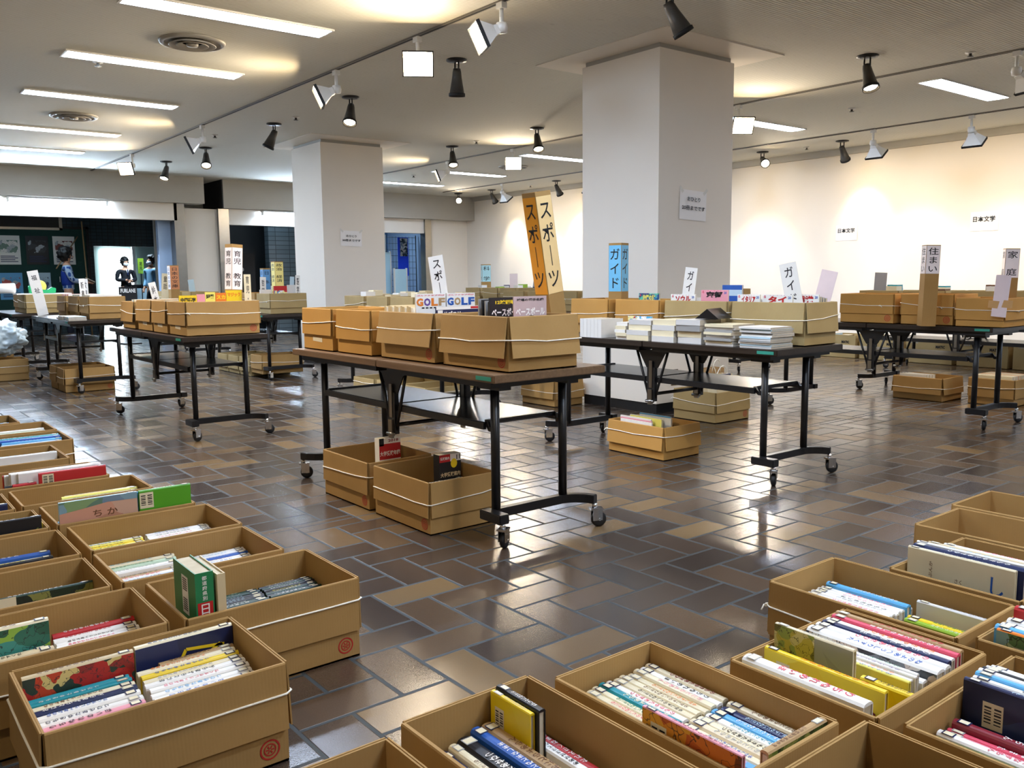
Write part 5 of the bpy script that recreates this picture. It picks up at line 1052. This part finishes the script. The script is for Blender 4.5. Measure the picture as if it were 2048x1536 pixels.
t = thing('wall_socket', 'brown socket plate low on the near column', 'socket', (5.39, 4.70, .28)); bx(-.04, .04, -.006, 0, -.065, .065).build('plate', mat('brown_plate', '#6b5a45', .4), t, .002); bx(-.018, .018, -.009, -.006, -.04, .04).build('socket_insert', cm('ivory'), t, .001)
# printed archive cartons along the foot of the right wall
for q in range(9):
    y = 3.0+q*.62; t = carton('W%d' % q, 'pale printed carton on the floor along the right wall, %s from the right' % ORDN[q], 10.50, 10.90, y, y+.58, 0, .30 if q % 3 else .27, CARD2, .05, 1, rope=False, fl='XYy', group='printed cartons along the right wall')
    text('MATIC', (-.1925, -.14, .21), (0, -1, 0), (0, 0, 1), .11, .035, INK, t, 'printed_lettering', .05); text('小菱産業', (-.1925, .18, .25), (0, -1, 0), (0, 0, 1), .10, .018, cm('grey'), t, 'printed_lettering')
    for j in range(3): standing_magazine('book', '%s book in the wall-side carton, %s from the right, %s' % (['white', 'brown', 'pale blue', 'red', 'black'][(q+j) % 5], ORDN[q], ['nearest', 'middle', 'farthest'][j]), 10.70, y+.10+.17*j, .0075, .24, .12, .24+.02*((q+j) % 4), ['white', 'brown', 'pale blue', 'red', 'black'][(q+j) % 5], 'y', 'books in the wall-side cartons', 'book')
# ================================================================== WHAT LIES BEYOND THE SHUTTERS
def fixture(label, x0, x1, y, z):
    t = thing('strip_light', label, 'ceiling light', ((x0+x1)/2, y, z), 0, 'bare tube lights over the openings'); l = (x1-x0)/2
    m = MB(); m.box(-l, l, -.04, .10, .03, .055); m.box(-l-.01, -l+.02, -.03, .03, -.03, .05); m.box(l-.02, l+.01, -.03, .03, -.03, .05); m.build('fitting', WHITEM, t)
    for dy in (-.01,):
        b = MB(); b.tube([(-l+.02, dy, .0), (l-.02, dy, .0)], .016, 12); b.build('tube', mat('bright_tube', '#ffffff', .5, vary=0, emit='#cfe6ff', es=260), t)
    return t
fixture('glowing tube light over the left opening, below the grey beam', 2.42, 3.85, 15.52, 2.355)
fixture('glowing tube light over the left opening, beyond the photo edge', .80, 2.25, 15.52, 2.355)
fixture('glowing tube light over the middle opening, beside the far column', 6.55, 7.9, 15.64, 2.30)
for x, y, e in ((3.0, 17.6, 7), (7.0, 16.9, 4), (9.6, 17.8, 14), (6.3, 23.0, 45)):
    ld = bpy.data.lights.new('corridor_light', 'AREA'); ld.energy = e; ld.size = 1.2; ld.size_y = .2; ld.shape = 'RECTANGLE'; ld.color = (.62, .82, 1.0)
    t = thing('corridor_ceiling_light', 'bluish ceiling light panel in the corridor beyond the openings, at %s' % {3.0: 'left', 7.0: 'centre', 9.6: 'right', 6.3: 'the far room'}[x], 'ceiling light', (x, y, 2.62), 0, 'corridor ceiling lights'); bx(-.62, .62, -.12, .12, -.03, 0).build('light_housing', WHITEM, t); o = link('corridor_light', ld, t); o.location = (0, 0, -.035)
w = MB(); w.box(6.42, 7.25, 26.9, 26.95, .2, 2.0); struct(w, 'window_1', mat('daylight_pane', '#ffffff', .5, vary=0, emit='#e6f6ff', es=5))
struct(bx(7.25, 7.33, 26.8, 26.95, 0, 2.4), 'window_2', WHITEM)
# notice board with posters
t = thing('notice_board', 'big dark notice board full of posters behind the reading person', 'notice board', (3.1, 19.55, 0))
bx(-1.35, 1.30, -.02, .03, .55, 2.15).build('board', mat('green_board_cloth', '#143c34', .8), t)
m = MB(); m.box(-1.40, -1.35, -.05, .03, .5, 2.2); m.box(1.30, 1.35, -.05, .03, .5, 2.2); m.box(-1.40, 1.35, -.05, .03, 2.15, 2.2); m.box(-1.40, 1.35, -.05, .03, .5, .55); m.build('frame', BLACK, t)
PC = [('white', '#6b4a3a'), ('sky', '#dfe8ee'), ('white', '#6a8a7a'), ('black', '#30343a'), ('white', '#7a3a32'), ('white-grey', '#8aa0b0'), ('navy', '#8aa8b8'), ('sky', '#c0504a'), ('pale blue', '#505a80')]
k = 0
for r_, (z, h) in enumerate(((1.72, .66), (1.02, .62))):
    for q, x in enumerate((-1.06, -.58, -.10, .40, .88)):
        if k > 8: break
        o = thing('poster', '%s poster on the board, %s in the %s row' % (PC[k][0], ORDN[q], ['upper', 'lower'][r_]), 'poster', (3.1+x, 19.525, z), 0, 'posters on the corridor board')
        bx(-.20, .20, -.002, .002, -h/2+.05, h/2-.05).build('sheet', cm(PC[k][0]), o)
        MB().box(-.16, .16, -.0035, -.002, -.05, h/2-.14).build('printed_picture', art_mat('poster_print_%d' % k, [PC[k][1], PAL[PC[k][0]], PC[k][1], '#b0b8bc', PAL[PC[k][0]]], 14), o)
        b = MB(); [b.box(-.15, .15-.05*(j % 2), -.0035, -.002, -h/2+.10+.035*j, -h/2+.115+.035*j) for j in range(4)]; b.build('printed_lines', cm('navy'), o); k += 1
t = thing('hanging_sign_frame', 'empty steel sign frame hung above the notice board', 'sign', (2.98, 17.2, 2.0)); m = MB(); m.box(-.52, -.47, -.02, .02, 0, .62); m.box(.47, .52, -.02, .02, 0, .62); m.box(-.52, .52, -.02, .02, 0, .04); m.build('frame', STEEL, t); bx(-.47, .47, -.005, .005, .04, .4).build('panel', DARK, t)
t = thing('leaning_pole', 'thin pole leaning across the notice board', 'pole', (3.95, 19.3, 0)); m = MB(); m.tube([(-.25, -.35, 1.35), (.28, .15, 2.0)], .012, 8); m.build('pole', cm('tan'), t); m = MB(); m.tube([(.42, .1, 0), (.36, .1, 2.3)], .014, 8); m.build('upright', cm('tan'), t)
# middle and right openings
t = thing('display_panel', 'black display panel with a pale oval mark in the middle opening', 'display board', (6.55, 17.0, 0)); bx(-.30, .36, -.02, .02, .15, 1.62).build('panel', BLACKM, t); m = MB(); m.face([(-.02+.15*math.cos(a), -.0215, 1.30+.07*math.sin(a)) for a in [2*PI*j/24 for j in range(24)]]); m.build('oval_mark', cm('grey'), t, fix=False); m = MB(); m.box(-.25, .30, -.2, .2, 0, .15); m.build('foot', BLACK, t)
t = thing('banner_stand', 'narrow stand of small coloured leaflets left of the black panel', 'leaflet stand', (6.12, 16.8, 0)); m = MB(); m.tube([(0, 0, 0), (0, 0, 1.95)], .012, 8); m.box(-.12, .12, -.12, .12, 0, .03); m.build('stand', STEEL, t)
for j, c in enumerate(('teal', 'red', 'sky', 'yellow')): bx(-.07, .07, -.03, -.015, 1.72-j*.22, 1.90-j*.22).build('leaflet_pocket', cm(c), t)
bx(8.15, 8.28, 17.28, 17.3, 1.78, 1.86).build('wall_plate', cm('sky')); o = COL.objects['wall_plate']; tag(o, 'small pale blue plate on the grey tiled wall', 'plate')
for x, w_, h, nm, y in ((10.03, .36, 1.68, 'tall pale blue free-standing panel at the left of the right opening', 17.3), (10.28, .32, 1.30, 'shorter pale blue panel beside the tall one', 17.0)):
    t = thing('partition_panel', nm, 'partition', (x, y, 0)); bx(-w_/2, w_/2, -.015, .015, .12, h).build('panel', mat('pale_blue_board', '#bfe2ee', .5, vary=.02), t)
    m = MB(); [m.box(s*w_/2-.015, s*w_/2+.015, -.02, .02, .02, h+.02) for s in (-1, 1)]; [m.box(s*w_/2-.02, s*w_/2+.02, -.18, .18, 0, .03) for s in (-1, 1)]; m.build('frame', WHITEM, t)
t = thing('mesh_rack', 'black wire mesh rack in the right opening', 'rack', (10.68, 17.6, 0)); m = MB()
for j in range(10): m.tube([(-.40+.088*j, 0, .3), (-.40+.088*j, 0, 2.05)], .004, 5)
for j in range(13): m.tube([(-.40, 0, .35+.14*j), (.40, 0, .35+.14*j)], .004, 5)
m.tube([(-.40, 0, 0), (-.40, 0, 2.08)], .012, 6); m.tube([(.40, 0, 0), (.40, 0, 2.08)], .012, 6); m.build('wire_mesh', BLACK, t)
t = thing('blue_banner', 'bright blue banner with pictures hanging on the wire rack', 'banner', (10.72, 17.58, 1.15)); o = bx(-.14, .14, -.004, .004, 0, .88); o.build('cloth', mat('royal_blue_cloth', '#1540d8', .6), t)
quad_on(t, 'printed_picture', ART['photo'], [(-.08, -.005, .45), (.12, -.005, .45), (.12, -.005, .86), (-.08, -.005, .86)])
t = thing('black_sign_board', 'black sign with white capital letters in front of the standing person', 'sign', (4.27, 16.2, .0)); bx(-.15, .15, -.01, .01, .72, 1.0).build('board', BLACKM, t); text('FURLANE', (0, -.0115, .93), (1, 0, 0), (0, 0, 1), .25, .07, cm('white'), t, 'lettering', .04); m = MB(); m.box(-.015, .015, 0, .02, 0, .75); m.box(-.15, .15, -.12, .12, 0, .02); m.build('stand', BLACK, t)
t = thing('yellow_sign', 'small yellow upright sign between the two masked people', 'sign', (6.46, 23.2, 0)); bx(-.07, .07, -.004, .004, 1.28, 1.66).build('card', cm('lime'), t); m = MB(); m.box(-.01, .01, .004, .02, 0, 1.6); m.box(-.15, .15, -.15, .15, 0, .02); m.build('stand', BLACK, t); text('足\n元', (0, -.006, 1.47), (1, 0, 0), (0, 0, 1), .07, .2, INK, t)
t = thing('counter', 'low counter with white panel between the masked people', 'counter', (6.95, 24.9, 0)); bx(-.45, .5, -.2, .2, 0, .95).build('body', mat('dark_counter', '#2a2f33', .5), t); bx(-.35, .20, -.215, -.2, .3, .9).build('panel', cm('pale blue'), t); bx(-.5, .55, -.25, .25, .95, 1.0).build('counter_top', BLACK, t)
# ------------------------------------------------------------------ people
SKIN = mat('skin', '#d9a383', .55, vary=.04); HAIR = mat('black_hair', '#12100f', .55, vary=.2, scale=60); MASK = mat('white_mask', '#dfe8f2', .8, vary=.02)
def plaid():
    m = bpy.data.materials.new('blue_plaid_cloth'); m.use_nodes = True; t = NT(m); sp = t.add('ShaderNodeSeparateXYZ'); t.l.new(t.obj(), sp.inputs[0]); s = None
    for ax, f in ((0, 70), (2, 60), (1, 70)):
        w = t.m('GREATER_THAN', t.m('SINE', t.m('MULTIPLY', sp.outputs[ax], f)), .72); s = w if s is None else t.m('MAXIMUM', s, w)
    t.put(t.b.inputs['Base Color'], t.mix(s, lin('#2c55a0'), lin('#b9cfe8'))); t.b.inputs['Roughness'].default_value = .8; return m
PLAID = plaid()
def skin_mesh(name, nodes, edges, m, parent, root=0, sub=2):
    """one continuous surface grown over a jointed skeleton; nodes: (x, y, z, rx, ry)"""
    me = bpy.data.meshes.new(name); me.from_pydata([n[:3] for n in nodes], edges, []); me.materials.append(m)
    o = link(name, me, parent); md = o.modifiers.new('skin', 'SKIN'); md.use_smooth_shade = True; md.branch_smoothing = .4
    for v, n in zip(me.skin_vertices[0].data, nodes): v.radius = (n[3], n[4] if len(n) > 4 else n[3])
    me.skin_vertices[0].data[root].use_root = True
    sb = o.modifiers.new('sub', 'SUBSURF'); sb.levels = sb.render_levels = sub
    return o
def blob(name, c, r, m, parent, cut=None, rough=0, seed=1, seg=4):
    b = bmesh.new(); bmesh.ops.create_icosphere(b, subdivisions=seg, radius=1)
    for v in b.verts:
        p = v.co.copy(); k = 1+MN.noise(p*3+Vector((seed, 0, 0)))*rough
        if cut and not cut(p): k *= .80
        v.co = Vector((p.x*r[0], p.y*r[1], p.z*r[2]))*k+Vector(c)
    me = bpy.data.meshes.new(name); b.to_mesh(me); b.free(); me.materials.append(m)
    for p in me.polygons: p.use_smooth = True
    return link(name, me, parent)
def person(label, x, y, rz, H, arms, top, trousers, mask=False, vest=None, hair_r=1.0, tie=False):
    """faces local -Y; arms: for left/right a list of elbow and wrist points"""
    t = thing('person', label, 'person', (x, y, 0), rz, 'people beyond the shutters'); s = H/1.70
    P = lambda *a: tuple(v*s for v in a)
    N = [P(0, 0, .93, .135, .10), P(0, 0, 1.08, .125, .09), P(0, 0, 1.26, .15, .10), P(0, .005, 1.38, .13, .08), P(0, .005, 1.455, .052, .052), P(0, -.01, 1.52, .055, .06), P(0, -.012, 1.60, .075, .09), P(0, -.008, 1.665, .06, .075)]
    E = [(0, 1), (1, 2), (2, 3), (3, 4), (4, 5), (5, 6), (6, 7)]
    arm_nodes = {}
    for sd, (el, wr) in zip((-1, 1), arms):
        b = len(N); N += [P(sd*.185, .005, 1.37, .052), P(*el, .042), P(*wr, .030)]; E += [(3, b), (b, b+1), (b+1, b+2)]
        d = (Vector(wr)-Vector(el)).normalized(); pl = Vector(wr)+d*.075; N.append(P(*pl, .030, .016)); E.append((b+2, b+3))
        lat = d.cross(Vector((0, 0, 1))).normalized() if abs(d.z) < .9 else Vector((1, 0, 0)); dn = d.cross(lat)
        for f in range(4):
            q = pl+lat*(.024-.016*f); n1 = q+d*(.042-.004*abs(f-1)); n2 = n1+(d*.6-dn*.5 if dn.z > 0 else d*.6+dn*.5)*.032
            c = len(N); N += [P(*n1, .0085), P(*n2, .0075)]; E += [(b+3, c), (c, c+1)]
        q = Vector(wr)+d*.03+lat*.035; c = len(N); N += [P(*q, .011), P(*(q+d*.035+lat*.008), .009)]; E += [(b+3, c), (c, c+1)]
    for sd in (-1, 1):
        b = len(N); N += [P(sd*.09, 0, .86, .085), P(sd*.10, -.01, .48, .058), P(sd*.10, .02, .10, .040), P(sd*.105, -.12, .035, .035, .03)]; E += [(0, b), (b, b+1), (b+1, b+2), (b+2, b+3)]
    skin_mesh('body', N, E, SKIN, t)
    # clothing grown over the same skeleton, a little larger, ending at collar, cuffs, waist and ankles
    C = [P(0, 0, .86, .155, .118), P(0, 0, 1.08, .148, .11), P(0, 0, 1.27, .168, .118), P(0, .005, 1.385, .135, .092), P(0, .005, 1.43, .075, .07)]; CE = [(0, 1), (1, 2), (2, 3), (3, 4)]
    for sd, (el, wr) in zip((-1, 1), arms):
        b = len(C); wv = Vector(el).lerp(Vector(wr), .62 if vest else .9); C += [P(sd*.19, .005, 1.365, .068), P(*el, .058), P(*wv, .048)]; CE += [(3, b), (b, b+1), (b+1, b+2)]
    skin_mesh('jacket' if not vest else 'plaid_shirt', C, CE, top, t)
    if vest:
        V = [P(0, .004, .98, .160, .125), P(0, .004, 1.10, .154, .118), P(0, .006, 1.25, .160, .125), P(0, .012, 1.36, .118, .098)]; skin_mesh('blue_vest', V, [(0, 1), (1, 2), (2, 3)], vest, t)
        b = MB(); b.box(-.05*s, .05*s, .1315*s, .136*s, 1.10*s, 1.20*s); b.build('vest_patch', cm('white'), t)
    L = [P(0, 0, .94, .150, .115), P(0, 0, .88, .150, .115)]; LE = [(0, 1)]
    for sd in (-1, 1): b = len(L); L += [P(sd*.09, 0, .82, .100), P(sd*.10, -.01, .48, .078), P(sd*.10, .02, .11, .062)]; LE += [(1, b), (b, b+1), (b+1, b+2)]
    skin_mesh('trousers', L, LE, trousers, t)
    for sd in (-1, 1): blob('shoe', P(sd*.105, -.06, .045), P(.052, .135, .045), BLACK, t, seg=3)
    hr = .105*s*hair_r
    blob('hair', P(0, .018, 1.625), (hr*.92, hr*1.10, hr*1.12), HAIR, t, lambda p: not (p.y < -.35 and p.z < .42), .22, H)
    m = MB(); M = Matrix.Translation(P(0, -.098, 1.572)) @ Matrix.Rotation(R(12), 4, 'X'); m.rings([[M @ Vector((q*s*k_, j*s, z*s)) for q, j, z in ((-.006, 0, .028), (.006, 0, .028), (.013, 0, -.016), (-.013, 0, -.016))] for k_, j in ((1, 0),)]+[[M @ Vector((q*s*.6, -.020*s, z*s)) for q, z in ((-.006, .0), (.006, .0), (.012, -.015), (-.012, -.015))]], 0, True); m.build('nose', SKIN, t)
    for sd in (-1, 1):
        blob('eye', P(sd*.031, -.094, 1.598), P(.012, .006, .008), mat('dark_eye', '#1a1412', .2, vary=0), t, seg=2)
        blob('ear', P(sd*.078, .0, 1.585), P(.010, .02, .03), SKIN, t, seg=2)
    blob('mouth', P(0, -.092, 1.532), P(.022, .008, .006), mat('lips', '#9a5a4e', .5, vary=0), t, seg=2)
    if mask: blob('face_mask', P(0, -.058, 1.545), P(.068, .058, .052), MASK, t, seg=3)
    if tie:
        b = MB(); b.face(P(-.03, -.125, 1.40) and [P(-.045, -.118, 1.42), P(.045, -.118, 1.42), P(0, -.132, 1.27)]); b.build('white_shirt_front', cm('white'), t, fix=False); b = MB(); b.face([P(-.012, -.126, 1.41), P(.012, -.126, 1.41), P(.016, -.136, 1.27), P(-.016, -.136, 1.27)]); b.build('dark_tie', cm('navy'), t, fix=False)
    return t
person('person in a blue plaid shirt and blue vest, looking down at an open book', 3.72, 18.1, R(78), 1.69, [((-.23, -.07, 1.13), (-.10, -.30, 1.09)), ((.23, -.07, 1.13), (.10, -.30, 1.09))], PLAID, mat('navy_trousers', '#15192a', .8), False, mat('royal_blue_vest', '#123a9a', .7), 1.22)
t = thing('open_book', 'open book held by the person in the plaid shirt', 'book', (4.10, 18.15, 1.10), R(78)); t.rotation_euler.x = .5
for s in (-1, 1): m = MB(); m.box(min(0, s*.13), max(0, s*.13), -.09, .09, -.008, .008, 0, Matrix.Rotation(-s*.25, 4, 'Y')); m.build('page_block', PAGES, t)
person('person in a dark suit and white face mask standing with arms folded', 6.35, 24.2, R(10), 1.68, [((-.25, .0, 1.14), (-.04, -.17, 1.13)), ((.25, .0, 1.14), (.05, -.18, 1.10))], mat('dark_suit', '#10121a', .8), mat('dark_suit_trousers', '#0d0f15', .8), True, None, 1.08, True)
person('person in a pale blue work jacket and face mask, half behind the blue panel', 6.62, 22.9, R(-62), 1.70, [((-.24, .06, 1.12), (-.20, -.06, .92)), ((.24, .06, 1.12), (.20, -.06, .92))], mat('pale_blue_jacket', '#86b4d4', .8), mat('grey_trousers', '#2a3038', .8), True, None, 1.08)
# ------------------------------------------------------------------ settle what stands in a carton clear of its walls
bpy.context.view_layer.update()
def below(o, ztop):
    lo = [1e9]*2; hi = [-1e9]*2
    for d in [o]+list(o.children_recursive):
        if d.type != 'MESH': continue
        M = d.matrix_world
        for v in d.data.vertices:
            p = M @ v.co
            if p.z < ztop:
                for i in (0, 1): lo[i] = min(lo[i], p[i]); hi[i] = max(hi[i], p[i])
    return lo, hi
KINDS = ('picture_book', 'dictionary', 'exam', 'baseball', 'golf', 'sports', 'travel', 'childcare', 'history', 'book', 'leaflet', 'paper_bag', 'sign_', 'notebook')
for o in [x for x in SC.objects if x.parent is None and x.name.startswith(KINDS) and not x.name.startswith('leaflet_bundle')]:
    for t, x0, x1, y0, y1, z, h in BOXES.values():
        L_ = o.location
        if x0-.06 < L_.x < x1+.06 and y0-.06 < L_.y < y1+.06 and z-.01 < L_.z < z+h:
            if o['label'].startswith(('tall orange', 'white-topped', 'pale pink card taped')): break
            if not (x0 < L_.x < x1 and y0 < L_.y < y1): continue
            lo, hi = below(o, z+h+.004); k = .0155
            for i, (a, b_) in enumerate(((x0, x1), (y0, y1))):
                d = max(0, a+k-lo[i]) or min(0, b_-k-hi[i])
                if d: o.location[i] += d
            break
